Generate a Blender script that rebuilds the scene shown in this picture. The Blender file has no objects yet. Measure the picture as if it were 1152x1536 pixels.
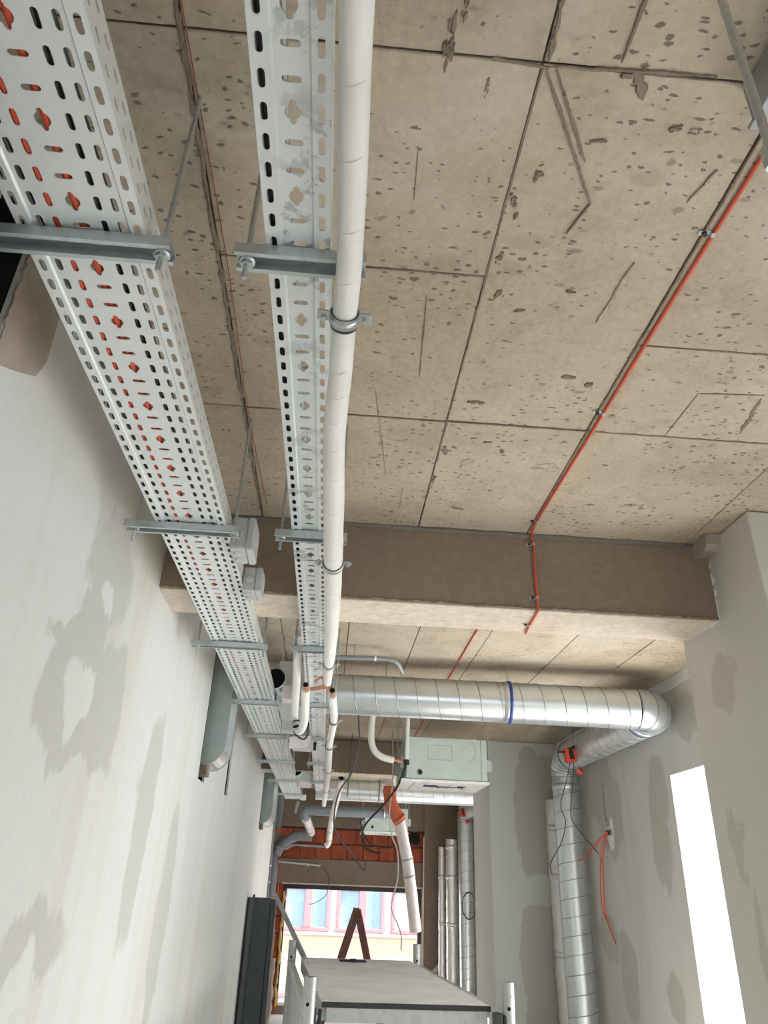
import bpy, math, random
from mathutils import Vector, Matrix
random.seed(7)
scene = bpy.context.scene
COL = scene.collection
EYE = 1.70                                   # camera height above the floor; z below is given relative to the eye

# ------------------------------------------------------------------ camera
cam_d = bpy.data.cameras.new('camera')
cam = bpy.data.objects.new('camera', cam_d); COL.objects.link(cam); scene.camera = cam
right = Vector((0.99656, -0.07526, 0.03432))
down = Vector((0.06502, 0.45650, -0.88730))
fwd = Vector((0.05112, 0.88655, 0.45996))
cam.matrix_world = Matrix(((right.x, -down.x, -fwd.x, 0), (right.y, -down.y, -fwd.y, 0), (right.z, -down.z, -fwd.z, EYE), (0, 0, 0, 1)))
cam_d.sensor_fit = 'VERTICAL'; cam_d.sensor_height = 36.0; cam_d.sensor_width = 27.0
cam_d.lens = 1072.0 / 1536.0 * 36.0
cam_d.clip_start = 0.02; cam_d.clip_end = 300

# ------------------------------------------------------------------ world, daylight, exposure
w = bpy.data.worlds.new('overcast_sky'); scene.world = w; w.use_nodes = True
bg = w.node_tree.nodes['Background']
bg.inputs['Color'].default_value = (0.93, 0.97, 1.0, 1); bg.inputs['Strength'].default_value = 4.8
scene.view_settings.view_transform = 'Standard'; scene.view_settings.look = 'None'
scene.view_settings.gamma = 1.0; scene.view_settings.use_curve_mapping = False
scene.view_settings.exposure = 0.5
scene.cycles.use_denoising = True
scene.cycles.max_bounces = 8; scene.cycles.diffuse_bounces = 5; scene.cycles.glossy_bounces = 3
scene.cycles.use_adaptive_sampling = True; scene.cycles.adaptive_threshold = 0.045
scene.cycles.sample_clamp_indirect = 6.0
sun_d = bpy.data.lights.new('sun', 'SUN'); sun_d.energy = 34.0; sun_d.angle = math.radians(1.0); sun_d.color = (1.0, 0.965, 0.91)
sun = bpy.data.objects.new('sun', sun_d); COL.objects.link(sun); sun.location = (10, -2, 12)
sun.rotation_euler = Vector((-0.60, 0.10, -0.79)).to_track_quat('-Z', 'Y').to_euler()
def portal(loc, rot, sx, sy):
    d = bpy.data.lights.new('window_daylight', 'AREA'); d.shape = 'RECTANGLE'; d.size = sx; d.size_y = sy
    d.cycles.is_portal = True
    o = bpy.data.objects.new('window_daylight', d); COL.objects.link(o)
    o.location = (loc[0], loc[1], loc[2] + EYE); o.rotation_euler = rot
H90 = math.pi / 2
portal((0.43, 12.75, -0.95), (-H90, 0, 0), 2.1, 1.8)            # end opening (shines -y)
WINDOWS = [(0.95, 1.95, -1.6, 0.35), (2.99, 4.79, -1.6, 0.685), (7.96, 9.76, -1.6, 0.685)]      # y0, y1, z0, z1 in the right wall; the first is added, unseen, to light the near bay
for (wa, wb2, wc, wd2) in WINDOWS:
    portal((2.66, (wa + wb2) / 2, (wc + wd2) / 2), (0, H90, 0), wd2 - wc, wb2 - wa)            # right windows (shine -x)
portal((0.75, -3.45, -0.65), (H90, 0, 0), 1.15, 1.85)              # added unseen opening behind the photographer (shines +y)

# ------------------------------------------------------------------ materials
MATS = {}
def nt(name):
    m = bpy.data.materials.new(name); m.use_nodes = True
    t = m.node_tree; b = t.nodes['Principled BSDF']; MATS[name] = m
    return m, t, b
def N(t, k, **kw):
    n = t.nodes.new(k)
    for a, v in kw.items():
        if a.startswith('i_'):
            n.inputs[a[2:].replace('_', ' ')].default_value = v
        else: setattr(n, a, v)
    return n
def ramp(t, src, stops):
    r = t.nodes.new('ShaderNodeValToRGB'); e = r.color_ramp.elements
    while len(e) < len(stops): e.new(0.5)
    for x, (p, c) in zip(e, stops):
        x.position = p; x.color = c if len(c) == 4 else (*c, 1)
    t.links.new(src, r.inputs[0]); return r.outputs[0]
def mix(t, fac, a, b, mode='MIX'):
    n = t.nodes.new('ShaderNodeMix'); n.data_type = 'RGBA'; n.blend_type = mode
    for sock, v in ((n.inputs[0], fac), (n.inputs[6], a), (n.inputs[7], b)):
        if hasattr(v, 'is_linked'): t.links.new(v, sock)
        elif isinstance(v, (int, float)): sock.default_value = v
        else: sock.default_value = (*v, 1) if len(v) == 3 else v
    return n.outputs[2]
def math_n(t, op, a, b=None, c=None, clamp=False):
    n = t.nodes.new('ShaderNodeMath'); n.operation = op; n.use_clamp = clamp
    for s, v in zip(n.inputs, (a, b, c)):
        if v is None: continue
        if hasattr(v, 'is_linked'): t.links.new(v, s)
        else: s.default_value = v
    return n.outputs[0]
def coords(t, scale=(1, 1, 1), kind='Object'):
    tc = t.nodes.new('ShaderNodeTexCoord'); mp = t.nodes.new('ShaderNodeMapping')
    mp.inputs['Scale'].default_value = scale
    t.links.new(tc.outputs[kind], mp.inputs[0]); return mp.outputs[0]
def noise(t, vec, scale, detail=4, rough=0.55, dist=0.0):
    n = t.nodes.new('ShaderNodeTexNoise'); t.links.new(vec, n.inputs['Vector'])
    n.inputs['Scale'].default_value = scale; n.inputs['Detail'].default_value = detail
    n.inputs['Roughness'].default_value = rough; n.inputs['Distortion'].default_value = dist
    return n.outputs[0]
def bump(t, b, h, strength, dist=0.01):
    n = t.nodes.new('ShaderNodeBump'); n.inputs['Strength'].default_value = strength; n.inputs['Distance'].default_value = dist
    t.links.new(h, n.inputs['Height']); t.links.new(n.outputs[0], b.inputs['Normal'])
def plain(name, col, rough=0.5, metal=0.0, var=0.06, vs=12.0, emit=None):
    m, t, b = nt(name)
    v = coords(t); n = noise(t, v, vs, 3)
    c0 = tuple(max(0, x * (1 - var * 2)) for x in col); c1 = tuple(min(1, x * (1 + var)) for x in col)
    t.links.new(ramp(t, n, [(0.3, c0), (0.7, c1)]), b.inputs['Base Color'])
    b.inputs['Roughness'].default_value = rough; b.inputs['Metallic'].default_value = metal
    return m
def concrete(name, col, dark, pits=1.0, stain=1.0, tint=True):
    m, t, b = nt(name)
    v = coords(t)
    big = noise(t, v, 1.7, 5, 0.6, 0.4); fine = noise(t, v, 26, 4, 0.7)
    c = mix(t, ramp(t, big, [(0.32, (0, 0, 0)), (0.68, (1, 1, 1))]), tuple(x * 0.84 for x in col), tuple(min(1, x * 1.10) for x in col))
    c = mix(t, 0.5, c, ramp(t, fine, [(0.25, dark), (0.75, tuple(min(1, x * 1.15) for x in col))]))
    if tint:
        oi = t.nodes.new('ShaderNodeObjectInfo')
        c = mix(t, 1.0, c, ramp(t, oi.outputs['Random'], [(0.0, (0.86, 0.85, 0.84)), (1.0, (1.04, 1.03, 1.0))]), 'MULTIPLY')
    # blotches of darker, rougher concrete
    bl = noise(t, v, 5.5, 5, 0.72, 0.6)
    c = mix(t, math_n(t, 'MULTIPLY', ramp(t, bl, [(0.52, (0, 0, 0)), (0.66, (1, 1, 1))]), 0.55 * stain), c, dark)
    # small blow holes
    vo = t.nodes.new('ShaderNodeTexVoronoi'); vo.inputs['Scale'].default_value = 42
    warp = mix(t, 0.06, v, noise(t, v, 9, 3)); t.links.new(warp, vo.inputs['Vector'])
    where = ramp(t, noise(t, v, 3.1, 3), [(0.45, (0, 0, 0)), (0.62, (1, 1, 1))])
    hole = math_n(t, 'MULTIPLY', ramp(t, vo.outputs['Distance'], [(0.10, (1, 1, 1)), (0.19, (0, 0, 0))]), where)
    c = mix(t, math_n(t, 'MULTIPLY', hole, 0.75 * pits), c, tuple(x * 0.45 for x in dark))
    # fine scratches
    ws = coords(t, (1.2, 9, 1)); sc_ = noise(t, ws, 7, 4, 0.75, 1.4)
    c = mix(t, math_n(t, 'MULTIPLY', ramp(t, sc_, [(0.585, (0, 0, 0)), (0.64, (1, 1, 1))]), 0.45 * stain), c, tuple(x * 0.7 for x in dark))
    t.links.new(c, b.inputs['Base Color']); b.inputs['Roughness'].default_value = 0.82
    bump(t, b, fine, 0.3, 0.006)
    return m
def cast_ceiling():
    m, t, b = nt('ceiling_concrete'); v = coords(t)
    wn = t.nodes.new('ShaderNodeTexNoise'); t.links.new(v, wn.inputs['Vector']); wn.inputs['Scale'].default_value = 22; wn.inputs['Detail'].default_value = 3
    wv_ = t.nodes.new('ShaderNodeVectorMath'); wv_.operation = 'MULTIPLY_ADD'; t.links.new(wn.outputs['Color'], wv_.inputs[0]); wv_.inputs[1].default_value = (0.045, 0.03, 0.0); t.links.new(v, wv_.inputs[2])
    big = noise(t, v, 1.5, 4, 0.6, 0.5); mid = noise(t, v, 7, 5, 0.65, 0.6); fine = noise(t, v, 55, 4, 0.7)
    c = ramp(t, big, [(0.30, (0.40, 0.325, 0.235)), (0.52, (0.505, 0.43, 0.325)), (0.70, (0.59, 0.53, 0.435))])
    oi = t.nodes.new('ShaderNodeObjectInfo')
    c = mix(t, 1.0, c, ramp(t, oi.outputs['Random'], [(0.0, (0.90, 0.88, 0.86)), (1.0, (1.03, 1.02, 1.0))]), 'MULTIPLY')
    c = mix(t, math_n(t, 'MULTIPLY', ramp(t, mid, [(0.46, (0, 0, 0)), (0.68, (1, 1, 1))]), 0.45), c, (0.30, 0.235, 0.175))
    c = mix(t, 0.22, c, ramp(t, fine, [(0.3, (0.24, 0.185, 0.135)), (0.7, (0.66, 0.58, 0.48))]))
    dens = ramp(t, noise(t, v, 2.3, 3, 0.6), [(0.36, (0.35, 0.35, 0.35)), (0.60, (1, 1, 1))])
    def flecks(scale, size, gain, col, c, pw_=2.2):
        mp = t.nodes.new('ShaderNodeMapping'); mp.inputs['Scale'].default_value = (0.62, 1.25, 1); t.links.new(wv_.outputs[0], mp.inputs[0])
        vo = t.nodes.new('ShaderNodeTexVoronoi'); vo.inputs['Scale'].default_value = scale; t.links.new(mp.outputs[0], vo.inputs['Vector'])
        sp_ = t.nodes.new('ShaderNodeSeparateColor'); t.links.new(vo.outputs['Color'], sp_.inputs[0])
        thr = math_n(t, 'MULTIPLY', math_n(t, 'MULTIPLY', math_n(t, 'POWER', sp_.outputs[0], pw_), size), dens)
        f = math_n(t, 'DIVIDE', math_n(t, 'SUBTRACT', thr, vo.outputs['Distance']), 0.09, clamp=True)
        return mix(t, math_n(t, 'MULTIPLY', f, gain), c, col), f
    c, f3 = flecks(8, 0.38, 0.25, (0.24, 0.185, 0.14), c)
    c, f1 = flecks(26, 0.37, 0.50, (0.18, 0.14, 0.105), c, 2.2)
    c, f2 = flecks(66, 0.48, 0.75, (0.10, 0.078, 0.06), c, 1.7)
    t.links.new(c, b.inputs['Base Color']); b.inputs['Roughness'].default_value = 0.85
    bump(t, b, fine, 0.25, 0.006)
cast_ceiling()
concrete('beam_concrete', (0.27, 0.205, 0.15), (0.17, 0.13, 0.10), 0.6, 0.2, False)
concrete('beam_soffit_lit', (0.70, 0.61, 0.51), (0.33, 0.265, 0.20), 0.5, 0.5, False)  # paler copy of the beam concrete, window light on the underside painted in
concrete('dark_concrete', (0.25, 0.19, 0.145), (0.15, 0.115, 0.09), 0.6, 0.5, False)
concrete('joint_concrete', (0.20, 0.175, 0.145), (0.10, 0.085, 0.07), 1.0, 1.0, False)
concrete('scratch_mark', (0.27, 0.21, 0.155), (0.14, 0.105, 0.08), 1.0, 1.0, False)
concrete('pale_mark', (0.52, 0.435, 0.335), (0.28, 0.22, 0.165), 1.0, 0.8, False)
concrete('floor_screed', (0.56, 0.54, 0.51), (0.36, 0.35, 0.33), 0.3, 0.5, False)

def plaster(name, axis, blobs, lights=(), base=(0.69, 0.695, 0.675), patch=(0.49, 0.485, 0.45), streak=0.5, pw=1):
    """dry-lining board with hand-filled darker patches; blobs = (u, z, ru, rz) on the wall, z relative to the eye"""
    m, t, b = nt(name)
    v = coords(t); sep = t.nodes.new('ShaderNodeSeparateXYZ')
    warp = t.nodes.new('ShaderNodeTexNoise'); t.links.new(coords(t, (1, 1, 0.45)), warp.inputs['Vector'])
    warp.inputs['Scale'].default_value = 5; warp.inputs['Detail'].default_value = 6; warp.inputs['Roughness'].default_value = 0.6
    vm = t.nodes.new('ShaderNodeVectorMath'); vm.operation = 'MULTIPLY_ADD'
    t.links.new(warp.outputs['Color'], vm.inputs[0]); vm.inputs[1].default_value = (0.34, 0.34, 0.34); t.links.new(v, vm.inputs[2])
    t.links.new(vm.outputs[0], sep.inputs[0])
    U = sep.outputs[axis]; Z = sep.outputs[2]
    def field(bl):
        acc = None
        for (u, z, ru, rz) in bl:
            du = math_n(t, 'MULTIPLY', math_n(t, 'SUBTRACT', U, u + 0.17), 1 / ru)
            dz = math_n(t, 'MULTIPLY', math_n(t, 'SUBTRACT', Z, z + EYE + 0.17), 1 / rz)
            a_, b2 = math_n(t, 'MULTIPLY', du, du), math_n(t, 'MULTIPLY', dz, dz)
            if pw > 1: a_, b2 = math_n(t, 'POWER', a_, pw), math_n(t, 'POWER', b2, pw)
            d = math_n(t, 'ADD', a_, b2)
            f = math_n(t, 'DIVIDE', math_n(t, 'SUBTRACT', 1.25, d), 0.4, clamp=True)
            acc = f if acc is None else math_n(t, 'MAXIMUM', acc, f)
        return acc
    big = noise(t, v, 0.9, 3)
    c = ramp(t, big, [(0.3, tuple(x * 0.93 for x in base)), (0.7, base)])
    st = noise(t, coords(t, (2.2, 2.2, 0.28)), 1.6, 4, 0.55, 0.5)         # trowel drifts, tall and narrow
    c = mix(t, math_n(t, 'MULTIPLY', ramp(t, st, [(0.50, (0, 0, 0)), (0.60, (1, 1, 1))]), streak), c, tuple((x + y) / 2 for x, y in zip(base, patch)))
    if name == 'left_plaster':                                       # yellowed drips down the board joints
        dr = noise(t, coords(t, (1, 1.5, 0.10)), 1.9, 4, 0.6, 0.3)
        c = mix(t, math_n(t, 'MULTIPLY', ramp(t, dr, [(0.54, (0, 0, 0)), (0.66, (1, 1, 1))]), 0.45), c, (0.58, 0.54, 0.42))
    if blobs: c = mix(t, math_n(t, 'MULTIPLY', field(blobs), 0.85), c, patch)
    if lights: c = mix(t, math_n(t, 'MULTIPLY', field(lights), 0.85), c, tuple(x * 1.02 for x in base))
    fine = noise(t, v, 60, 5, 0.7)
    c = mix(t, 0.12, c, ramp(t, fine, [(0.3, (0.35, 0.34, 0.31)), (0.7, (0.7, 0.7, 0.68))]))
    t.links.new(c, b.inputs['Base Color']); b.inputs['Roughness'].default_value = 0.75
    bump(t, b, fine, 0.08, 0.002)
    return m
plaster('left_plaster', 1,
        [(1.86, 0.37, 0.15, 0.13), (2.25, 0.45, 0.17, 0.16), (1.95, 0.53, 0.28, 0.05), (2.12, 0.31, 0.29, 0.06), (2.05, 0.80, 0.22, 0.16),
         (2.09, -0.18, 0.24, 0.10), (2.98, 0.18, 0.15, 0.37), (3.61, -0.15, 0.14, 0.44), (2.0, 0.63, 0.12, 0.11)],
        [(2.0, 0.40, 0.10, 0.07), (2.05, 0.71, 0.09, 0.05), (2.04, -0.25, 0.11, 0.06)])
plaster('right_plaster', 1,
        [(5.93, 0.57, 0.24, 0.35), (6.16, 0.82, 0.30, 0.3), (5.02, 0.64, 0.13, 0.21), (5.06, 0.27, 0.10, 0.28), (5.88, -0.55, 0.16, 0.28),
         (6.24, -0.31, 0.22, 0.16), (5.13, -0.56, 0.12, 0.13), (4.45, 1.03, 0.22, 0.14)], base=(0.64, 0.63, 0.60), patch=(0.44, 0.425, 0.39))
plaster('pier_plaster', 1, [(2.65, 0.72, 0.09, 0.12), (2.76, 0.15, 0.03, 0.14), (2.71, -0.15, 0.04, 0.14)], base=(0.63, 0.615, 0.57), patch=(0.47, 0.45, 0.40), streak=0.25)
plaster('far_pier_plaster', 0, [(2.02, 0.65, 0.22, 0.55), (2.00, -0.70, 0.22, 0.56)], base=(0.64, 0.66, 0.64), patch=(0.44, 0.435, 0.40), streak=0.1, pw=4)
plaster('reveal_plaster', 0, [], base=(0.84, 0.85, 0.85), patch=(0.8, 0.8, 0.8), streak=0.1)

def galv(name, col, metal, rough, spangle=30, var=0.14):
    m, t, b = nt(name)
    v = coords(t)
    vo = t.nodes.new('ShaderNodeTexVoronoi'); vo.inputs['Scale'].default_value = spangle; t.links.new(v, vo.inputs['Vector'])
    bw = t.nodes.new('ShaderNodeRGBToBW'); t.links.new(vo.outputs['Color'], bw.inputs[0])
    n = noise(t, v, 3, 4)
    f = math_n(t, 'ADD', math_n(t, 'MULTIPLY', bw.outputs[0], 0.35), math_n(t, 'MULTIPLY', n, 0.65))
    t.links.new(ramp(t, f, [(0.25, tuple(x * (1 - var) for x in col)), (0.75, col)]), b.inputs['Base Color'])
    b.inputs['Metallic'].default_value = metal
    t.links.new(ramp(t, n, [(0.3, (rough * 0.92,) * 3), (0.7, (rough * 1.08,) * 3)]), b.inputs['Roughness'])
    return m
galv('tray_zinc', (0.80, 0.835, 0.84), 0.45, 0.42, 50, 0.05)
galv('strut_zinc', (0.60, 0.66, 0.67), 0.75, 0.38, 60, 0.18)
galv('duct_zinc', (0.72, 0.765, 0.78), 0.82, 0.33, 110, 0.10)
galv('rod_zinc', (0.58, 0.61, 0.62), 0.8, 0.35, 120, 0.2)
galv('scaffold_alu', (0.54, 0.56, 0.545), 0.55, 0.5, 40, 0.25)
galv('seam_zinc', (0.40, 0.43, 0.45), 0.7, 0.4, 110, 0.1)
galv('foil', (0.78, 0.77, 0.76), 0.6, 0.4, 60, 0.12)
m, t, b = nt('worn_zinc')                                           # narrow tray, zinc bloom flaking off around the slots
v = coords(t)
n1 = noise(t, v, 16, 7, 0.7); n2 = noise(t, v, 2.4, 3)
f = math_n(t, 'MULTIPLY', ramp(t, n1, [(0.53, (0, 0, 0)), (0.57, (1, 1, 1))]), ramp(t, n2, [(0.47, (0, 0, 0)), (0.56, (1, 1, 1))]))
t.links.new(mix(t, math_n(t, 'MULTIPLY', f, 0.8), (0.79, 0.83, 0.84), (0.42, 0.46, 0.46)), b.inputs['Base Color'])
b.inputs['Metallic'].default_value = 0.45; b.inputs['Roughness'].default_value = 0.42
plain('white_insulation', (0.80, 0.79, 0.75), 0.6, 0, 0.03, 9)
plain('grey_insulation', (0.20, 0.215, 0.23), 0.7)
plain('pvc_grey', (0.17, 0.185, 0.205), 0.45)
plain('pvc_white', (0.70, 0.64, 0.62), 0.5)
plain('orange_pipe', (0.52, 0.105, 0.035), 0.42)
plain('orange_cable', (0.68, 0.095, 0.04), 0.45)
plain('black_rubber', (0.018, 0.018, 0.02), 0.55)
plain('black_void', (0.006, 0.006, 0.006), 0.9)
plain('grey_cable', (0.07, 0.08, 0.085), 0.5)
plain('white_cable', (0.62, 0.63, 0.60), 0.5)
plain('box_plastic', (0.50, 0.52, 0.52), 0.45, 0, 0.03)
plain('copper', (0.78, 0.38, 0.24), 0.3, 0.9)
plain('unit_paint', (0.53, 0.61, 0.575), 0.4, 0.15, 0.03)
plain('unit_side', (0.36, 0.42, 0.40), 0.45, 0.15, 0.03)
plain('polystyrene', (0.84, 0.84, 0.83), 0.8)
plain('blue_gasket', (0.03, 0.07, 0.30), 0.5)
plain('damper_red', (0.62, 0.07, 0.03), 0.45)
plain('label_pink', (0.66, 0.61, 0.63), 0.6)
plain('dark_steel', (0.055, 0.065, 0.07), 0.5, 0.3)
plain('dark_steel_pale', (0.12, 0.135, 0.135), 0.5, 0.3)
plain('frame_black', (0.02, 0.02, 0.022), 0.5)
plain('raw_timber', (0.42, 0.27, 0.17), 0.8)
plain('ladder_timber', (0.17, 0.075, 0.055), 0.7)
plain('pale_bead', (0.72, 0.60, 0.49), 0.7)
plain('foam_yellow', (0.62, 0.42, 0.12), 0.8)
plain('aluminium_board', (0.80, 0.815, 0.81), 0.5, 0.1, 0.08, 5)
plain('board_edge', (0.03, 0.03, 0.032), 0.6)
plain('grey_metal', (0.34, 0.36, 0.36), 0.45, 0.3)
plain('raw_board', (0.43, 0.36, 0.31), 0.85, 0, 0.1, 8)
plain('terracotta_plain', (0.36, 0.085, 0.04), 0.85, 0, 0.12)
m, t, b = nt('terracotta')                                          # ribbed hollow clay block
v = coords(t)
wv = t.nodes.new('ShaderNodeTexWave'); wv.inputs['Scale'].default_value = 9; wv.bands_direction = 'X'; t.links.new(v, wv.inputs['Vector'])
oi = t.nodes.new('ShaderNodeObjectInfo')
c = ramp(t, noise(t, v, 6, 5), [(0.3, (0.27, 0.055, 0.028)), (0.7, (0.42, 0.10, 0.045))])
c = mix(t, 1.0, c, ramp(t, oi.outputs['Random'], [(0, (0.75, 0.72, 0.7)), (1, (1.1, 1.05, 1.0))]), 'MULTIPLY')
t.links.new(c, b.inputs['Base Color']); b.inputs['Roughness'].default_value = 0.85
bump(t, b, wv.outputs[1], 0.4, 0.01)
# street facade: brick below the sills, render above
m, t, b = nt('facade_brick')
br = t.nodes.new('ShaderNodeTexBrick'); mp = coords(t, (1, 1, 1))
sp = t.nodes.new('ShaderNodeSeparateXYZ'); t.links.new(mp, sp.inputs[0]); cb = t.nodes.new('ShaderNodeCombineXYZ')
t.links.new(sp.outputs[0], cb.inputs[0]); t.links.new(sp.outputs[2], cb.inputs[1]); t.links.new(cb.outputs[0], br.inputs['Vector'])
br.inputs['Scale'].default_value = 1.0; br.inputs['Brick Width'].default_value = 0.27; br.inputs['Row Height'].default_value = 0.075
br.inputs['Mortar Size'].default_value = 0.012
br.inputs['Color1'].default_value = (0.30, 0.20, 0.13, 1); br.inputs['Color2'].default_value = (0.25, 0.185, 0.135, 1); br.inputs['Mortar'].default_value = (0.24, 0.20, 0.17, 1)
t.links.new(br.outputs[0], b.inputs['Base Color']); b.inputs['Roughness'].default_value = 0.9
plain('facade_render', (0.27, 0.25, 0.245), 0.9)
plain('frame_red', (0.27, 0.085, 0.095), 0.6)
plain('pane_sky', (0.13, 0.185, 0.24), 0.15)
plain('pane_curtain', (0.18, 0.22, 0.235), 0.5)
plain('asphalt', (0.16, 0.155, 0.15), 0.9)
m, t, b = nt('window_glass')
b.inputs['Base Color'].default_value = (0.95, 0.98, 0.98, 1); b.inputs['Roughness'].default_value = 0.02
b.inputs['Transmission Weight'].default_value = 1.0; b.inputs['IOR'].default_value = 1.05; b.inputs['Alpha'].default_value = 0.25
n = noise(t, coords(t), 3, 2)
t.links.new(ramp(t, n, [(0, (0.93, 0.96, 0.96)), (1, (0.97, 0.99, 0.99))]), b.inputs['Base Color'])

# ------------------------------------------------------------------ mesh helpers (coordinates are metres, z relative to the eye)
class MB:
    def __init__(s): s.v = []; s.f = []; s.sm = []; s.mi = []; s.m = 0
    def add(s, vs, fs, smooth=False):
        o = len(s.v); s.v += [tuple(p) for p in vs]
        for f in fs: s.f.append([i + o for i in f]); s.sm.append(smooth); s.mi.append(s.m)
        return s
    def box(s, x0, x1, y0, y1, z0, z1, bev=0.0):
        if bev <= 0:
            vs = [(x, y, z) for x in (x0, x1) for y in (y0, y1) for z in (z0, z1)]
            return s.add(vs, [(0, 1, 3, 2), (4, 6, 7, 5), (0, 4, 5, 1), (2, 3, 7, 6), (0, 2, 6, 4), (1, 5, 7, 3)])
        c = Vector(((x0 + x1) / 2, (y0 + y1) / 2, (z0 + z1) / 2)); h = ((x1 - x0) / 2, (y1 - y0) / 2, (z1 - z0) / 2)
        return s.obox(c, (1, 0, 0), (0, 1, 0), (0, 0, 1), h, bev)
    def obox(s, c, ax, ay, az, h, bev=0.0):
        c = Vector(c); A = [Vector(a).normalized() for a in (ax, ay, az)]
        bev = min(bev, 0.45 * min(h))
        if bev <= 0:
            vs = [c + A[0] * h[0] * i + A[1] * h[1] * j + A[2] * h[2] * k for i in (-1, 1) for j in (-1, 1) for k in (-1, 1)]
            return s.add(vs, [(0, 1, 3, 2), (4, 6, 7, 5), (0, 4, 5, 1), (2, 3, 7, 6), (0, 2, 6, 4), (1, 5, 7, 3)])
        idx = {}; vs = []
        for i in (-1, 1):
            for j in (-1, 1):
                for k in (-1, 1):
                    for a in range(3):
                        d = [h[0] - bev, h[1] - bev, h[2] - bev]; d[a] = h[a]
                        idx[(i, j, k, a)] = len(vs); vs.append(c + A[0] * d[0] * i + A[1] * d[1] * j + A[2] * d[2] * k)
        fs = []
        for a in range(3):
            b_, c_ = (a + 1) % 3, (a + 2) % 3
            for sgn in (-1, 1):
                q = []
                for (p, r) in ((-1, -1), (1, -1), (1, 1), (-1, 1)):
                    k = [0, 0, 0]; k[a] = sgn; k[b_] = p; k[c_] = r; q.append(idx[(*k, a)])
                fs.append(q if sgn > 0 else q[::-1])
            for p in (-1, 1):
                for r in (-1, 1):
                    q = []
                    for e in (-1, 1):
                        k = [0, 0, 0]; k[a] = e; k[b_] = p; k[c_] = r; q.append((idx[(*k, b_)], idx[(*k, c_)]))
                    fs.append([q[0][0], q[0][1], q[1][1], q[1][0]])
        for i in (-1, 1):
            for j in (-1, 1):
                for k in (-1, 1): fs.append([idx[(i, j, k, a)] for a in range(3)])
        return s.add(vs, fs)
    def bar(s, p0, p1, wd, th, up=(0, 0, 1), bev=0.0):
        p0, p1 = Vector(p0), Vector(p1); a = (p1 - p0); L = a.length; a.normalize()
        u = Vector(up); b_ = a.cross(u)
        if b_.length < 1e-4: b_ = a.cross(Vector((1, 0, 0)))
        b_.normalize(); c_ = b_.cross(a)
        return s.obox((p0 + p1) / 2, a, b_, c_, (L / 2, wd / 2, th / 2), bev)
    def tube(s, pts, r, n=12, caps=True, smooth=True, bumps=0.0):
        P = [Vector(p) for p in pts]; R = r if isinstance(r, (list, tuple)) else [r] * len(P)
        T = []
        for i in range(len(P)):
            d = (P[min(i + 1, len(P) - 1)] - P[max(i - 1, 0)]); T.append(d.normalized())
        u = T[0].cross(Vector((0, 0, 1)))
        if u.length < 0.05: u = T[0].cross(Vector((1, 0, 0)))
        u.normalize(); vs = []; rr = random.Random(3)
        for i, p in enumerate(P):
            if i: 
                u = (u - T[i] * u.dot(T[i])); u.normalize()
            w_ = T[i].cross(u)
            for k in range(n):
                a = 2 * math.pi * k / n; q = R[i] * (1 + (rr.uniform(-bumps, bumps) if bumps else 0))
                vs.append(p + (u * math.cos(a) + w_ * math.sin(a)) * q)
        fs = [(i * n + k, i * n + (k + 1) % n, (i + 1) * n + (k + 1) % n, (i + 1) * n + k) for i in range(len(P) - 1) for k in range(n)]
        s.add(vs, fs, smooth)
        if caps:
            s.add(vs[:n], [tuple(range(n))[::-1]]); s.add(vs[-n:], [tuple(range(n))])
        return s
    def ring(s, c, axis, r, w_, th, n=24):
        """a flat band of width w_ and thickness th around an axis"""
        c = Vector(c); a = Vector(axis).normalized(); u = a.cross(Vector((0, 0, 1)))
        if u.length < 0.05: u = a.cross(Vector((1, 0, 0)))
        u.normalize(); v_ = a.cross(u); vs = []
        for k in range(n):
            d = u * math.cos(2 * math.pi * k / n) + v_ * math.sin(2 * math.pi * k / n)
            for (rr, z) in ((r, -w_ / 2), (r + th, -w_ / 2), (r + th, w_ / 2), (r, w_ / 2)): vs.append(c + d * rr + a * z)
        fs = [(4 * k + j, 4 * k + (j + 1) % 4, 4 * ((k + 1) % n) + (j + 1) % 4, 4 * ((k + 1) % n) + j) for k in range(n) for j in range(4)]
        return s.add(vs, fs, True)
    def prism(s, poly, fn, a0, a1):
        """extrude 2-D polygon; fn(u, v, a) -> point"""
        n = len(poly); vs = [fn(u, v_, a0) for u, v_ in poly] + [fn(u, v_, a1) for u, v_ in poly]
        return s.add(vs, [tuple(range(n))[::-1], tuple(range(n, 2 * n))] + [(i, (i + 1) % n, n + (i + 1) % n, n + i) for i in range(n)])
    def mesh(s, name, mats, off):
        me = bpy.data.meshes.new(name)
        me.from_pydata([(p[0] - off[0], p[1] - off[1], p[2] + EYE - off[2]) for p in s.v], [], s.f)
        for mm in (mats if isinstance(mats, (list, tuple)) else [mats]): me.materials.append(MATS[mm])
        me.polygons.foreach_set('use_smooth', s.sm); me.polygons.foreach_set('material_index', s.mi)
        me.validate(); me.update(); return me
    def build(s, name, mats, parent=None, origin=None):
        """one mesh object; origin (eye-relative) only matters for top-level objects"""
        if parent is not None: off = parent['_w']
        else: off = (0, 0, 0) if origin is None else (origin[0], origin[1], origin[2] + EYE)
        o = bpy.data.objects.new(name, s.mesh(name, mats, off)); COL.objects.link(o)
        o['_w'] = tuple(off)
        if parent is not None: o.parent = parent
        else: o.location = off
        return o
def thing(name, label, cat, at, group=None):
    o = bpy.data.objects.new(name, None); COL.objects.link(o); o.empty_display_size = 0.05
    o.location = (at[0], at[1], at[2] + EYE); o['_w'] = tuple(o.location)
    return tag(o, label, cat, group)
def tag(o, label, cat, group=None):
    o['label'] = label; o['category'] = cat
    if group: o['group'] = group
    return o
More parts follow.
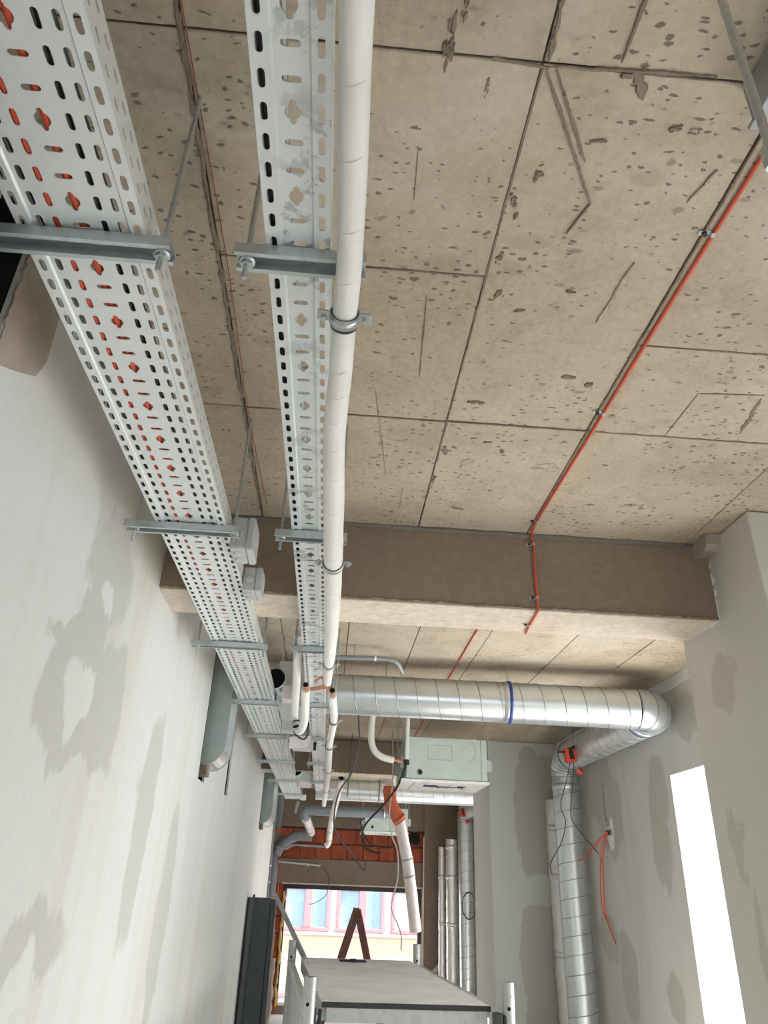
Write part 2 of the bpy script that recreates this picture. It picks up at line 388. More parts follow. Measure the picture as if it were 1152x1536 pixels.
def struct(o, label=None):
    o['kind'] = 'structure'
    if label: o['label'] = label
    return o
def fillet(pts, r, n=6):
    P = [Vector(p) for p in pts]; out = [P[0]]
    for i in range(1, len(P) - 1):
        a = (P[i - 1] - P[i]); b_ = (P[i + 1] - P[i]); rr = min(r, a.length * 0.49, b_.length * 0.49)
        a.normalize(); b_.normalize(); p0 = P[i] + a * rr; p1 = P[i] + b_ * rr
        for k in range(n + 1):
            q = k / n; out.append(p0 * (1 - q) ** 2 + P[i] * 2 * q * (1 - q) + p1 * q * q)
    out.append(P[-1]); return out
def spline(pts, n=8):
    P = [Vector(p) for p in pts]; P = [P[0] * 2 - P[1]] + P + [P[-1] * 2 - P[-2]]; out = []
    for i in range(1, len(P) - 2):
        for k in range(n):
            q = k / n
            out.append(0.5 * ((2 * P[i]) + (P[i + 1] - P[i - 1]) * q + (2 * P[i - 1] - 5 * P[i] + 4 * P[i + 1] - P[i + 2]) * q * q + (3 * P[i] - P[i - 1] - 3 * P[i + 1] + P[i + 2]) * q ** 3))
    out.append(P[-2]); return out
def holed(mb, axis, c0, c1, u0, u1, z0, z1, holes):
    """wall slab normal to axis (0 = x, 1 = y) between c0 and c1 with rectangular through-openings (u0, u1, z0, z1)"""
    us = sorted({u0, u1, *[h[0] for h in holes], *[h[1] for h in holes]}); zs = sorted({z0, z1, *[h[2] for h in holes], *[h[3] for h in holes]})
    def solid(i, j):
        if i < 0 or j < 0 or i >= len(us) - 1 or j >= len(zs) - 1: return False
        a, b_ = (us[i] + us[i + 1]) / 2, (zs[j] + zs[j + 1]) / 2
        return not any(h[0] < a < h[1] and h[2] < b_ < h[3] for h in holes)
    P = (lambda c, u, z: (c, u, z)) if axis == 0 else (lambda c, u, z: (u, c, z))
    for i in range(len(us) - 1):
        for j in range(len(zs) - 1):
            if not solid(i, j): continue
            a, b_, c, d = us[i], us[i + 1], zs[j], zs[j + 1]
            for cc in (c0, c1): mb.add([P(cc, a, c), P(cc, b_, c), P(cc, b_, d), P(cc, a, d)], [(0, 1, 2, 3)])
            for ok, q in ((solid(i - 1, j), (a, a, c, d)), (solid(i + 1, j), (b_, b_, c, d))):
                if not ok: mb.add([P(c0, q[0], c), P(c1, q[0], c), P(c1, q[0], d), P(c0, q[0], d)], [(0, 1, 2, 3)])
            for ok, q in ((solid(i, j - 1), c), (solid(i, j + 1), d)):
                if not ok: mb.add([P(c0, a, q), P(c1, a, q), P(c1, b_, q), P(c0, b_, q)], [(0, 1, 2, 3)])
    return mb

# ------------------------------------------------------------------ setting
XL, XR, XP = -0.69, 2.215, 1.487            # left wall, right wall, pier faces
CEIL, FLOOR, BEAM = 1.28, -1.70, 0.96
YEND, YBACK = 12.3, -3.0
BAY = 4.97
struct(MB().box(-1.2, 3.0, YBACK - 0.3, YEND + 0.6, FLOOR - 0.25, FLOOR).build('floor', 'floor_screed'))
# ceiling slab with cast shuttering panels hanging a few millimetres proud of the joints
ceiling = struct(MB().box(-1.2, 2.7, YBACK - 0.3, YEND + 0.6, CEIL + 0.012, CEIL + 0.3).build('ceiling', 'joint_concrete'))
rp = random.Random(11)
def ceiling_panel(x0, x1, y0, y1):
    dz = rp.uniform(0.0, 0.0035); g = 0.0022
    MB().box(x0 + g, x1 - g, y0 + g, y1 - g, CEIL + dz, CEIL + 0.0125, 0.0018).build('panel', 'ceiling_concrete', ceiling)
cols = [-0.69, -0.335, 0.29, 0.735, 1.40, 2.215]
rows0 = [-3.0, -2.0, -1.0, 0.0, 0.73, 1.83, 2.586]
for i in range(len(cols) - 1):
    for j in range(len(rows0) - 1):
        if j == 4 and i in (1,):
            ceiling_panel(cols[i], cols[i + 1], 0.73, 1.228); ceiling_panel(cols[i], cols[i + 1], 1.228, 1.83)
        elif j == 4 and i == 3:
            ceiling_panel(cols[i], cols[i + 1], 0.73, 1.42); ceiling_panel(cols[i], cols[i + 1], 1.42, 1.83)
        else: ceiling_panel(cols[i], cols[i + 1], rows0[j], rows0[j + 1])
cols1 = [-0.69, -0.335, 0.05, 0.45, 0.86, 1.35, 1.80, 2.215]
rows1 = [2.87, 3.55, 4.45, 5.2, 6.1, 6.8, 7.552]
for i in range(len(cols1) - 1):
    for j in range(len(rows1) - 1): ceiling_panel(cols1[i], cols1[i + 1], rows1[j], rows1[j + 1])
rows2 = [7.84, 9.0, 10.2, 11.2, 12.3]
for i in range(len(cols) - 1):
    for j in range(len(rows2) - 1): ceiling_panel(cols[i], cols[i + 1], rows2[j], rows2[j + 1])
# imprints left by shuttering boards and battens in the cast ceiling (each a shallow ridge)
def wav(r, n, a):
    """smooth random wave of n samples"""
    k = [r.uniform(-a, a) for _ in range(max(4, n // 5 + 3))]; out = []
    for i in range(n):
        q = i / 5; b_ = int(q); f_ = q - b_; f_ = f_ * f_ * (3 - 2 * f_); out.append(k[b_] * (1 - f_) + k[b_ + 1] * f_)
    return out
def mark(p0, p1, wd, mat='scratch_mark', jag=0.5, seed=0, th=0.0012):
    """ragged shallow ridge along a line"""
    r = random.Random(seed + int(p0[0] * 1000) + int(p1[1] * 777)); p0, p1 = Vector((*p0, 0)), Vector((*p1, 0)); L = (p1 - p0); k = max(8, int(L.length / 0.006)); d = Vector((-L.y, L.x, 0)).normalized()
    vs = []; fs = []; wa, wb_ = wav(r, k + 1, jag), wav(r, k + 1, jag); th += r.uniform(0, 0.0009)
    for i in range(k + 1):
        q = p0 + L * i / k; tp_ = min(1.0, 0.25 + 4 * min(i, k - i) / k)
        ea = wd / 2 * tp_ * max(0.12, 1 + wa[i] + r.uniform(-jag, jag) * 0.5); eb = wd / 2 * tp_ * max(0.12, 1 + wb_[i] + r.uniform(-jag, jag) * 0.5)
        for z, f_ in ((CEIL + 0.002, 1.0), (CEIL - th, 0.7)):
            for e in (-ea, eb):
                p = q + d * (e * f_); vs.append((p.x, p.y, z))
    for i in range(k):
        a = 4 * i; b_ = a + 4
        fs += [(a + 2, b_ + 2, b_ + 3, a + 3), (a, b_, b_ + 2, a + 2), (a + 1, a + 3, b_ + 3, b_ + 1)]
    return MB().add(vs, fs).build('board_imprint', mat, ceiling)
def spot(x, y, rx, ry, mat='scratch_mark', seed=0):
    """cluster of ragged spalls, too small to tell apart"""
    r = random.Random(seed + int(x * 997) + int(y * 313)); m_ = MB()
    for q in range(9):
        a0 = r.uniform(0, 6.3); d0 = r.uniform(0, 0.95) if q else 0; cx, cy = x + rx * d0 * math.cos(a0), y + ry * d0 * math.sin(a0)
        k = r.uniform(0.16, 0.42) if q else 0.55; n = 15; zc = CEIL - 0.0003 - r.uniform(0, 0.0008)
        pts = []
        for i in range(n):
            a = 2 * math.pi * i / n; u = k * r.uniform(0.55, 1.25); pts.append((cx + rx * u * math.cos(a), cy + ry * u * math.sin(a)))
        m_.add([(cx, cy, zc)] + [(cx + (a - cx) * 0.75, cy + (b_ - cy) * 0.75, zc) for a, b_ in pts] + [(a, b_, CEIL + 0.0035) for a, b_ in pts],
               [(0, 1 + i, 1 + (i + 1) % n) for i in range(n)] + [(1 + i, 1 + n + i, 1 + n + (i + 1) % n, 1 + (i + 1) % n) for i in range(n)])
    o = m_.build('spall_patch', mat, ceiling); o['kind'] = 'stuff'; return o
mark((0.297, 0.735), (0.468, 1.005), 0.006); mark((0.316, 0.735), (0.425, 0.91), 0.006, seed=2)
mark((0.468, 1.002), (0.44, 1.085), 0.004); mark((0.20, 0.728), (0.305, 0.735), 0.007)
mark((0.30, 0.733), (0.60, 0.722), 0.007, jag=0.9); mark((0.428, 0.60), (0.425, 0.715), 0.007)
mark((0.455, 0.725), (0.487, 0.775), 0.020, jag=0.7); mark((0.418, 0.865), (0.452, 0.862), 0.006)
mark((0.093, 0.915), (0.097, 1.035), 0.0025); mark((1.172, 1.60), (1.204, 1.78), 0.015, jag=0.7)
mark((0.985, 1.60), (0.982, 1.82), 0.004); mark((0.99, 1.60), (1.175, 1.585), 0.004)
mark((0.29, 0.735), (0.292, 2.58), 0.005, jag=1.0); mark((0.737, 0.735), (0.735, 1.9), 0.006, jag=0.9, seed=4)
mark((-0.338, 0.3), (-0.338, 2.58), 0.008, jag=1.0); mark((0.293, 0.58), (0.300, 0.73), 0.009, jag=0.9)
mark((-0.335, 1.828), (0.29, 1.832), 0.005, jag=0.9); mark((0.29, 1.83), (1.40, 1.824), 0.006, jag=0.9, seed=3)
mark((0.0, 1.228), (0.29, 1.226), 0.006, jag=0.8); mark((0.735, 1.42), (1.40, 1.41), 0.003, jag=0.9)
mark((0.16, 1.30), (0.18, 1.62), 0.0025, jag=1.0); mark((0.195, 2.25), (0.2, 2.44), 0.003); mark((0.06, 1.7), (0.13, 2.2), 0.002, jag=1.0)
mark((0.62, 1.15), (0.60, 1.35), 0.008, 'pale_mark', 1.0); mark((0.665, 0.98), (0.69, 0.9), 0.006, 'pale_mark', 1.0)
for k, (x, y, a, b_) in enumerate(((0.305, 1.01, 0.014, 0.02), (0.32, 1.05, 0.01, 0.012), (0.57, 0.825, 0.018, 0.009), (0.45, 0.735, 0.025, 0.012), (0.125, 0.72, 0.012, 0.05), (0.14, 0.64, 0.009, 0.03), (0.08, 0.87, 0.012, 0.006),
        (0.36, 1.72, 0.03, 0.012), (0.60, 1.575, 0.03, 0.012), (0.66, 1.60, 0.012, 0.02), (0.40, 1.33, 0.022, 0.008), (0.50, 1.255, 0.02, 0.006), (0.33, 1.28, 0.012, 0.02), (0.31, 1.17, 0.012, 0.016), (0.34, 0.95, 0.012, 0.018), (0.07, 1.08, 0.005, 0.005),
        (0.31, 2.0, 0.012, 0.05), (0.30, 2.2, 0.008, 0.04), (0.42, 2.40, 0.04, 0.012), (0.9, 2.3, 0.02, 0.012), (1.05, 2.28, 0.02, 0.01), (0.86, 2.02, 0.012, 0.01), (0.5, 1.98, 0.012, 0.012), (0.44, 1.93, 0.014, 0.01), (0.2, 0.78, 0.006, 0.02))):
    spot(x, y, a, b_, seed=k)
for k, (x, y, a, b_) in enumerate(((0.61, 0.825, 0.012, 0.010), (0.40, 2.06, 0.05, 0.06), (0.66, 2.05, 0.06, 0.03), (0.61, 1.27, 0.008, 0.04))):
    spot(x, y, a, b_, 'pale_mark', k)

# beams
def beam(y0, y1, x1):
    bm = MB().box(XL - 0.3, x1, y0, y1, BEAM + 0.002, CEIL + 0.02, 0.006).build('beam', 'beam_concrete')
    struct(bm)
    MB().box(XL, x1, y0 + 0.012, y1 - 0.004, BEAM - 0.002, BEAM + 0.01, 0.003).build('beam_soffit_lit', 'beam_soffit_lit', bm)
    r = random.Random(int(y0 * 10)); f = MB()                       # crumbled lower arris
    n = 220
    pts = [(XL + (x1 - XL) * i / n, y0 - 0.001 + r.uniform(-0.002, 0.003), BEAM + 0.004 + r.uniform(-0.003, 0.006)) for i in range(n + 1)]
    f.tube(pts, [0.0035 + r.uniform(-0.002, 0.0025) for _ in pts], 6)
    f.build('broken_arris', 'scratch_mark', bm)
    g = MB().tube([(XL + (x1 - XL) * i / 40, y0 - 0.002, CEIL - 0.004 + r.uniform(-0.004, 0.003)) for i in range(41)], [0.013 + r.uniform(-0.003, 0.003) for _ in range(41)], 6)
    g.build('mortar_fillet', 'joint_concrete', bm)
    return bm
beam(2.586, 2.868, XP + 0.1)
beam(2.586 + BAY, 2.868 + BAY, XP + 0.1)

# walls
slots = [(4.03, 4.24, 0.45, 1.15), (5.12, 5.27, 0.48, 1.10), (8.00, 8.24, 0.44, 1.12)]
wl = MB(); holed(wl, 0, XL, XL - 0.10, -0.2 + 1.32, 10.11, FLOOR, CEIL, slots)
holed(wl, 0, XL, XL - 0.10, YBACK, 1.12, FLOOR, CEIL, [(0.30, 1.12, 0.55, 1.20)])
wall_left = struct(wl.build('wall_left', 'left_plaster'))
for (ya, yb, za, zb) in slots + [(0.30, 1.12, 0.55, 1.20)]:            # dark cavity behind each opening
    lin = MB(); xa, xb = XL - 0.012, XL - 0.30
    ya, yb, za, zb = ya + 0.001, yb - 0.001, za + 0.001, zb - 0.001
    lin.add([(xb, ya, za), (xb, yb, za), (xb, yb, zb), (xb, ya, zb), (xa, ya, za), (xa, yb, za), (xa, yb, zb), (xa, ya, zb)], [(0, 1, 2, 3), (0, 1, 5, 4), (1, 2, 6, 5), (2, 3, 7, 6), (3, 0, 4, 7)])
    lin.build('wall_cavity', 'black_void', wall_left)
rb = MB(); r = random.Random(5)                                     # raw board strip with a torn paper edge
edge = [(1.118 + r.uniform(-0.004, 0.006), 0.80 + 0.40 * i / 30) for i in range(31)]
rb.prism([(1.30, 1.2), (1.31, 1.0), (1.285, 0.94), (1.22, 0.90), (1.12, 0.845)] + edge, lambda u, v_, a: (a, u, v_), XL - 0.002, XL + 0.004)
rb.build('raw_board_edge', 'raw_board', wall_left)
# niche beyond the dry lining, with the service risers
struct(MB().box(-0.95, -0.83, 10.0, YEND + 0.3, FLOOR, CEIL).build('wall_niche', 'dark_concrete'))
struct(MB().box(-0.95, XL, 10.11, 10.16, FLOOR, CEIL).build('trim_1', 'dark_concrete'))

wr = MB(); winh = WINDOWS
holed(wr, 0, XR, XR + 0.05, YBACK, YEND + 0.3, FLOOR, CEIL, winh)
wall_right = struct(wr.build('wall_right', 'right_plaster'))
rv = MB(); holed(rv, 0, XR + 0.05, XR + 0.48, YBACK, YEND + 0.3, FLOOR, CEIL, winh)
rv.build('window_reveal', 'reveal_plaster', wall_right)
MB().prism([(4.30, 1.28), (7.2, 1.28), (7.2, 1.22), (5.3, 1.20), (4.25, 1.21)], lambda u, v_, a: (a, u, v_), XR - 0.004, XR).build('filler_band', 'reveal_plaster', wall_right)
st_ = MB(); rs_ = random.Random(4)
for k in range(9):                                                  # worn, unreadable printed stamp running up the board
    z_ = 0.50 + k * 0.032
    for q in range(2): st_.box(XR - 0.0015, XR + 0.001, 6.035 + rs_.uniform(-0.012, 0.0), 6.045 + rs_.uniform(0, 0.014), z_ + 0.012 * q, z_ + 0.012 * q + rs_.uniform(0.003, 0.009))
st_.build('board_stamp', 'grey_cable', wall_right)['kind'] = 'stuff'
for k, (wa, wb2, wc, wd2) in enumerate(WINDOWS):
    wdw = MB(); wm = (wa + wb2) / 2
    for (a, b_, c, d) in ((wa, wa + 0.06, wc, wd2), (wb2 - 0.06, wb2, wc, wd2), (wa + 0.06, wb2 - 0.06, wc, wc + 0.06), (wa + 0.06, wb2 - 0.06, wd2 - 0.06, wd2), (wm - 0.03, wm + 0.03, wc + 0.06, wd2 - 0.06)):
        wdw.box(XR + 0.40, XR + 0.46, a, b_, c, d, 0.005)
    o = struct(wdw.build('window_%d' % (k + 1), 'polystyrene'))  # the first is the added window beside the camera, out of view
    for a, b_ in ((wa + 0.06, wm - 0.03), (wm + 0.03, wb2 - 0.06)):
        MB().box(XR + 0.425, XR + 0.431, a, b_, wc + 0.06, wd2 - 0.06).build('pane', 'window_glass', o)
# piers
def pier(y0, y1, mat, x0=XP):
    return struct(MB().box(x0, XR, y0, y1, FLOOR, CEIL, 0.004).build('pier', mat))
pier1 = pier(2.266, 2.906, 'pier_plaster')
pier2 = pier(7.232, 8.05, 'far_pier_plaster', 1.53)
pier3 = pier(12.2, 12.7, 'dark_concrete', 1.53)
MB().prism([(2.47, 1.28), (2.585, 1.28), (2.585, 1.222), (2.50, 1.215), (2.47, 1.235)], lambda u, v_, a: (a, u, v_), XP - 0.06, XP + 0.01).build('broken_brick', 'raw_board', pier1)
rb = random.Random(8); pf = MB()
poly = [(2.586 + rb.uniform(-0.03, 0.02) * (1 if i % 2 else 0.3), 1.24 - 0.28 * i / 12) for i in range(13)]
pf.prism([(2.66, 1.24)] + poly + [(2.66, 0.95)], lambda u, v_, a: (a, u, v_), XP - 0.003, XP + 0.005); pf.build('plaster_smear', 'reveal_plaster', pier1)
MB().box(1.515, 1.532, 12.185, 12.2, FLOOR, 0.66).build('corner_bead', 'pale_bead', pier3)

# end wall: concrete beam, two courses of clay block, lintel, opening to the street
OX0, OX1, OTOP = -0.56, 1.49, -0.065
we = MB()
we.box(-0.95, XR, YEND - 0.06, YEND + 0.35, 0.73, CEIL, 0.004)                       # ring beam
we.box(-0.95, 1.53, YEND - 0.03, YEND + 0.30, OTOP, 0.285, 0.006)                    # lintel
we.box(-0.95, 1.53, YEND + 0.05, YEND + 0.30, 0.285, 0.73)                           # behind the blocks
we.box(1.505, XR, YEND, YEND + 0.30, FLOOR, OTOP)                                    # right jamb
we.box(-0.95, OX0 - 0.02, YEND + 0.1, YEND + 0.30, FLOOR, OTOP)
we.box(-0.95, XR, YEND, YEND + 0.30, FLOOR, -1.60)
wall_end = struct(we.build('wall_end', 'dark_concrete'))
rbk = random.Random(21)
bx = -0.86; hole_c = (1.38, 0.62)
for row, (z0, z1) in enumerate(((0.288, 0.498), (0.504, 0.715))):
    x = -0.90 + (0.13 if row else 0.0)
    while x < 1.49:
        x1 = min(x + 0.248, 1.52); d = rbk.uniform(-0.006, 0.006)
        MB().box(x + 0.004, x1 - 0.004, YEND - 0.018 + d, YEND + 0.05, z0 + rbk.uniform(0, 0.004), z1 - rbk.uniform(0.003, 0.008), 0.006).build('clay_block', 'terracotta', wall_end)
        x = x1
hb = MB(); hp = []
for k in range(18):
    a = 2 * math.pi * k / 18; q = 0.085 + rbk.uniform(-0.012, 0.014); hp.append((hole_c[0] + q * math.cos(a), hole_c[1] + q * math.sin(a)))
hb.prism(hp, lambda u, v_, a: (u, a, v_), YEND - 0.032, YEND + 0.04); hb.build('knocked_hole', 'black_void', wall_end)
# left jamb of torn clay block and yellow foam
z = OTOP - 0.01
while z > FLOOR + 0.1:
    zz = z - 0.215
    MB().box(-0.93, OX0 + rbk.uniform(-0.05, -0.01), YEND - 0.01 + rbk.uniform(-0.012, 0.01), YEND + 0.10, zz + 0.008, z, 0.008).build('clay_block', 'terracotta', wall_end)
    z = zz
fp = [(OX0 - 0.015 + rbk.uniform(-0.01, 0.012), YEND - 0.02, OTOP - 0.1 - i * 0.05) for i in range(30)]
MB().tube(fp, [0.018 + rbk.uniform(-0.008, 0.012) for _ in fp], 7).build('foam_seam', 'foam_yellow', wall_end)
fr = MB()
fr.box(OX0 - 0.02, OX1 + 0.015, YEND - 0.02, YEND + 0.08, OTOP - 0.065, OTOP + 0.0, 0.004)
fr.box(OX1 - 0.035, OX1 + 0.015, YEND - 0.02, YEND + 0.08, FLOOR + 0.1, OTOP - 0.065, 0.004)
fr.box(OX0 - 0.02, OX0 + 0.02, YEND - 0.015, YEND + 0.08, FLOOR + 0.1, OTOP - 0.065, 0.004)
door = struct(fr.build('window_4', 'frame_black'))
MB().box(OX0 - 0.06, OX1 + 0.06, YEND - 0.045, YEND - 0.025, OTOP - 0.004, OTOP + 0.014).build('head_batten', 'pale_bead', door)
MB().box(OX1 + 0.015, OX1 + 0.05, YEND - 0.045, YEND, FLOOR + 0.1, OTOP).build('side_batten', 'pale_bead', door)
# wall behind the photographer; its small opening is added to light the near bay
wb = MB(); holed(wb, 1, YBACK, YBACK - 0.3, -1.0, 2.7, FLOOR, CEIL, [(0.2, 1.3, -1.55, 0.25)])
struct(wb.build('wall_rear', 'right_plaster'))
struct(MB().box(-40, 60, YEND + 0.6, 60, -5.2, -5.0).build('ground_street', 'asphalt'))

# ------------------------------------------------------------------ building across the street
FY = 20.0
bld = thing('street_building', 'rendered building with red-framed windows and pale brick across the street', 'building', (0.5, FY, -5.0))
fb = MB(); fb.box(-9, 12, FY, FY + 0.3, -5.0, -1.14); fb.build('brick_wall', 'facade_brick', bld)
MB().box(-9, 12, FY + 0.01, FY + 6, -1.14, 6.0).build('rendered_wall', 'facade_render', bld)
MB().box(-9, 12, FY - 0.05, FY + 0.02, -1.18, -1.10, 0.01).build('sill_course', 'facade_render', bld)
def far_window(x0, x1, z0, z1, panes):
    f = MB(); tk = 0.085
    for a in ((x0, x1, z0, z0 + tk), (x0, x1, z1 - tk, z1), (x0, x0 + tk, z0 + tk, z1 - tk), (x1 - tk, x1, z0 + tk, z1 - tk)): f.box(a[0], a[1], FY - 0.06, FY + 0.03, a[2], a[3], 0.008)
    xm = x0 + (x1 - x0) * 0.54; zm = z0 + (z1 - z0) * 0.60
    f.box(xm - 0.09, xm + 0.09, FY - 0.07, FY + 0.025, z0 + tk, z1 - tk, 0.008)
    f.box(x0 + tk, xm - 0.09, FY - 0.065, FY + 0.025, zm - 0.05, zm + 0.05, 0.008)
    o = f.build('window_frame', 'frame_red', bld)
    for k, (a, b_, c, d) in enumerate(((x0 + tk, xm - 0.09, z0 + tk, zm - 0.05), (x0 + tk, xm - 0.09, zm + 0.05, z1 - tk), (xm + 0.09, x1 - tk, z0 + tk, z1 - tk))):
        MB().box(a, b_, FY - 0.02, FY + 0.0, c, d).build('pane', panes[k % len(panes)], o)
for xx, p in ((-5.2, ('pane_sky',)), (-2.9, ('pane_curtain', 'pane_sky')), (-0.95, ('pane_sky', 'pane_curtain', 'pane_sky')), (0.38, ('pane_sky', 'pane_sky')), (1.72, ('pane_curtain', 'pane_curtain', 'pane_sky')), (3.4, ('pane_sky',)), (5.3, ('pane_sky',))):
    far_window(xx, xx + 1.16, -1.095, 0.45, p); far_window(xx, xx + 1.16, 2.0, 3.6, p)
for xx in (-0.95, 0.9, 2.7): far_window(xx, xx + 1.5, -4.2, -2.35, ('pane_curtain', 'pane_curtain', 'pane_sky'))

# ------------------------------------------------------------------ perforated cable trays
def tray_cell(mb, P, u0, u1, y0, y1, hole):
    """rectangular piece of sheet with one star-shaped hole; P(u, y, depth) maps to space; the rim gets the sheet thickness"""
    cu, cy = (u0 + u1) / 2, (y0 + y1) / 2
    if not hole:
        return mb.add([P(u0, y0, 0), P(u1, y0, 0), P(u1, y1, 0), P(u0, y1, 0)], [(0, 1, 2, 3)])
    hw, hy = (u1 - u0) / 2, (y1 - y0) / 2; n = len(hole); outer = []
    for (a, b_) in hole:
        k = min(hw / abs(a) if abs(a) > 1e-9 else 1e9, hy / abs(b_) if abs(b_) > 1e-9 else 1e9); outer.append((a * k, b_ * k))
    vs = [P(cu + a, cy + b_, 0) for a, b_ in hole] + [P(cu + a, cy + b_, 0) for a, b_ in outer] + [P(cu + a, cy + b_, 0.0016) for a, b_ in hole]
    fs = []
    for i in range(n):
        j = (i + 1) % n; a, b_ = outer[i], outer[j]; f = [i, n + i]
        sa, sb = abs(abs(a[0]) - hw) < 1e-7, abs(abs(b_[0]) - hw) < 1e-7; extra = []
        if sa != sb: extra = [(a[0], b_[1])] if sa else [(b_[0], a[1])]
        elif sa and a[0] * b_[0] < 0:
            sy = hy if hole[i][1] + hole[j][1] > 0 else -hy; extra = [(a[0], sy), (b_[0], sy)]
        elif not sa and a[1] * b_[1] < 0:
            sx = hw if hole[i][0] + hole[j][0] > 0 else -hw; extra = [(sx, a[1]), (sx, b_[1])]
        for (ex, ey) in extra:
            vs.append(P(cu + ex, cy + ey, 0)); f.append(len(vs) - 1)
        f += [n + j, j]; fs.append(f); fs.append([i, j, 2 * n + j, 2 * n + i])
    mb.add(vs, fs)
def slot(a, b_, k=3):
    """stadium of half sizes a (across) and b_ (along)"""
    r = min(a, b_); out = []
    for (sx, sy, s0) in ((1, 1, 0), (-1, 1, 1), (-1, -1, 2), (1, -1, 3)):
        for i in range(k):
            th = (s0 + i / (k - 1)) * H90; 
            out.append((sx * (a - r) + r * math.cos(th), sy * (b_ - r) + r * math.sin(th)))
    res = []
    for p in out:
        if not res or (abs(p[0] - res[-1][0]) + abs(p[1] - res[-1][1])) > 1e-6: res.append(p)
    if abs(res[0][0] - res[-1][0]) + abs(res[0][1] - res[-1][1]) < 1e-6: res.pop()
    return res
def keyhole(R=0.0112, a=0.0046, b_=0.0175):
    out = []
    for s0 in range(2):
        sg = 1 if s0 == 0 else -1
        t0 = math.acos(a / R)
        for i in range(6):
            th = -t0 * 0.97 + (2 * t0 * 0.97) * i / 5
            out.append((sg * R * math.cos(th), sg * R * math.sin(th)))
        for i in range(4):
            th = i / 3 * math.pi; out.append((sg * a * math.cos(th), sg * (b_ - a + a * math.sin(th))))
    return out
L_SLOT, T_SLOT, KEY, S_SLOT = slot(0.0049, 0.0130), slot(0.0133, 0.0047), keyhole(), slot(0.0036, 0.0105)
PITCH = 0.044; TZ = 0.897
def tray_section(parent, x0, x1, y0, y1, cols_, ridges, mat, name='tray_section', first=0):
    """cols_: column centres 0..1 with hole kind; ridges: pressed steps across the width"""
    W = x1 - x0; mb = MB(); bounds = [0.0]
    for (a, _), (b_, _) in zip(cols_[:-1], cols_[1:]): bounds.append((a + b_) / 2)
    bounds.append(1.0)
    for i in range(len(bounds)):
        for rd in ridges:
            if i and i < len(bounds) - 1 and abs(bounds[i] - rd) < 0.06: bounds[i] = rd
    def lift(c): return 0.0 if (c < ridges[0] or c > ridges[1]) else 0.0035
    rows = int(round((y1 - y0) / PITCH)); st = 0.0014 / W
    for i in range(len(cols_)):
        a, b_ = bounds[i], bounds[i + 1]
        if a in ridges: a += st
        if b_ in ridges: b_ -= st
        zc = TZ + lift(cols_[i][0]); P = lambda u, y, d, zc=zc: (x0 + u * W, y, zc + d)
        # work in metres across
        PM = lambda u, y, d, P=P: P(u / W, y, d)
        c = cols_[i][0] * W; lo, hi = a * W, b_ * W; half = min(c - lo, hi - c)
        for j in range(rows):
            ya, yb = y0 + j * PITCH, y0 + (j + 1) * PITCH; k = cols_[i][1]
            if k == 'L': h = L_SLOT
            elif k == 'C': h = KEY if (j + first) % 3 == 0 else T_SLOT
            else: h = None
            hb_ = half * 0.98
            tray_cell(mb, PM, c - hb_, c + hb_, ya, yb, h)
        yE = y0 + rows * PITCH
        for (p, q) in ((lo, c - half * 0.98), (c + half * 0.98, hi)):
            if q - p > 1e-5: mb.add([PM(p, y0, 0), PM(q, y0, 0), PM(q, yE, 0), PM(p, yE, 0)], [(0, 1, 2, 3)])
    yE = y0 + rows * PITCH
    for rd in ridges:
        for s in (-1, 1):
            pass
        up = rd == ridges[0]
        za, zb = (TZ, TZ + 0.0035) if up else (TZ + 0.0035, TZ)
        xa, xb = x0 + (rd - st) * W, x0 + (rd + st) * W
        mb.add([(xa, y0, za), (xb, y0, zb), (xb, yE, zb), (xa, yE, za)], [(0, 1, 2, 3)])
    # upstand sides, two rows of slots, small rolled lip
    for xs, sg in ((x0, -1), (x1, 1)):
        for (za, zb) in ((0.006, 0.031), (0.031, 0.056)):
            PS = lambda u, y, d, xs=xs, sg=sg: (xs - sg * d, y, TZ + u)
            for j in range(rows):
                oy = PITCH / 2 if za < 0.02 else 0.0
                ya = y0 + j * PITCH + oy
                if ya + PITCH > yE + 1e-6: continue
                tray_cell(mb, PS, za, zb, ya, ya + PITCH, S_SLOT)
        mb.add([(xs, y0, TZ), (xs, yE, TZ), (xs, yE, TZ + 0.006), (xs, y0, TZ + 0.006)], [(0, 1, 2, 3)])
        mb.add([(xs, y0, TZ + 0.056), (xs, yE, TZ + 0.056), (xs, yE, TZ + 0.06), (xs, y0, TZ + 0.06), (xs - sg * 0.012, y0, TZ + 0.06), (xs - sg * 0.012, yE, TZ + 0.06)], [(0, 1, 2, 3), (3, 2, 5, 4)])
        for (ya, yb) in ((y0, y0 + PITCH / 2),):
            mb.add([(xs, ya, TZ + 0.006), (xs, yb, TZ + 0.006), (xs, yb, TZ + 0.031), (xs, ya, TZ + 0.031)], [(0, 1, 2, 3)])
    return mb.build(name, mat, parent)
T1 = (-0.547, -0.345); T2 = (-0.157, -0.055)
C1 = [(0.062, 'L'), (0.19, 'L'), (0.315, 'L'), (0.5, 'C'), (0.685, 'L'), (0.81, 'L'), (0.938, 'L')]
C2 = [(0.125, 'L'), (0.5, 'C'), (0.875, 'L')]
tray1 = thing('cable_tray', 'wide perforated galvanised cable tray carrying orange cables along the left wall', 'cable tray', (-0.446, 0.1, TZ))
tray2 = thing('cable_tray', 'narrow perforated cable tray with flaking zinc running beside the white pipe', 'cable tray', (-0.106, 0.1, TZ))
for k, (ya, n) in enumerate(((0.10, 68), (3.10, 68), (6.10, 84))):
    tray_section(tray1, *T1, ya, ya + n * PITCH, C1, (0.128, 0.872), 'tray_zinc', first=k)
    tray_section(tray2, *T2, ya, ya + (n if k < 2 else 60) * PITCH, C2, (0.27, 0.74), 'worn_zinc', first=k + 1)
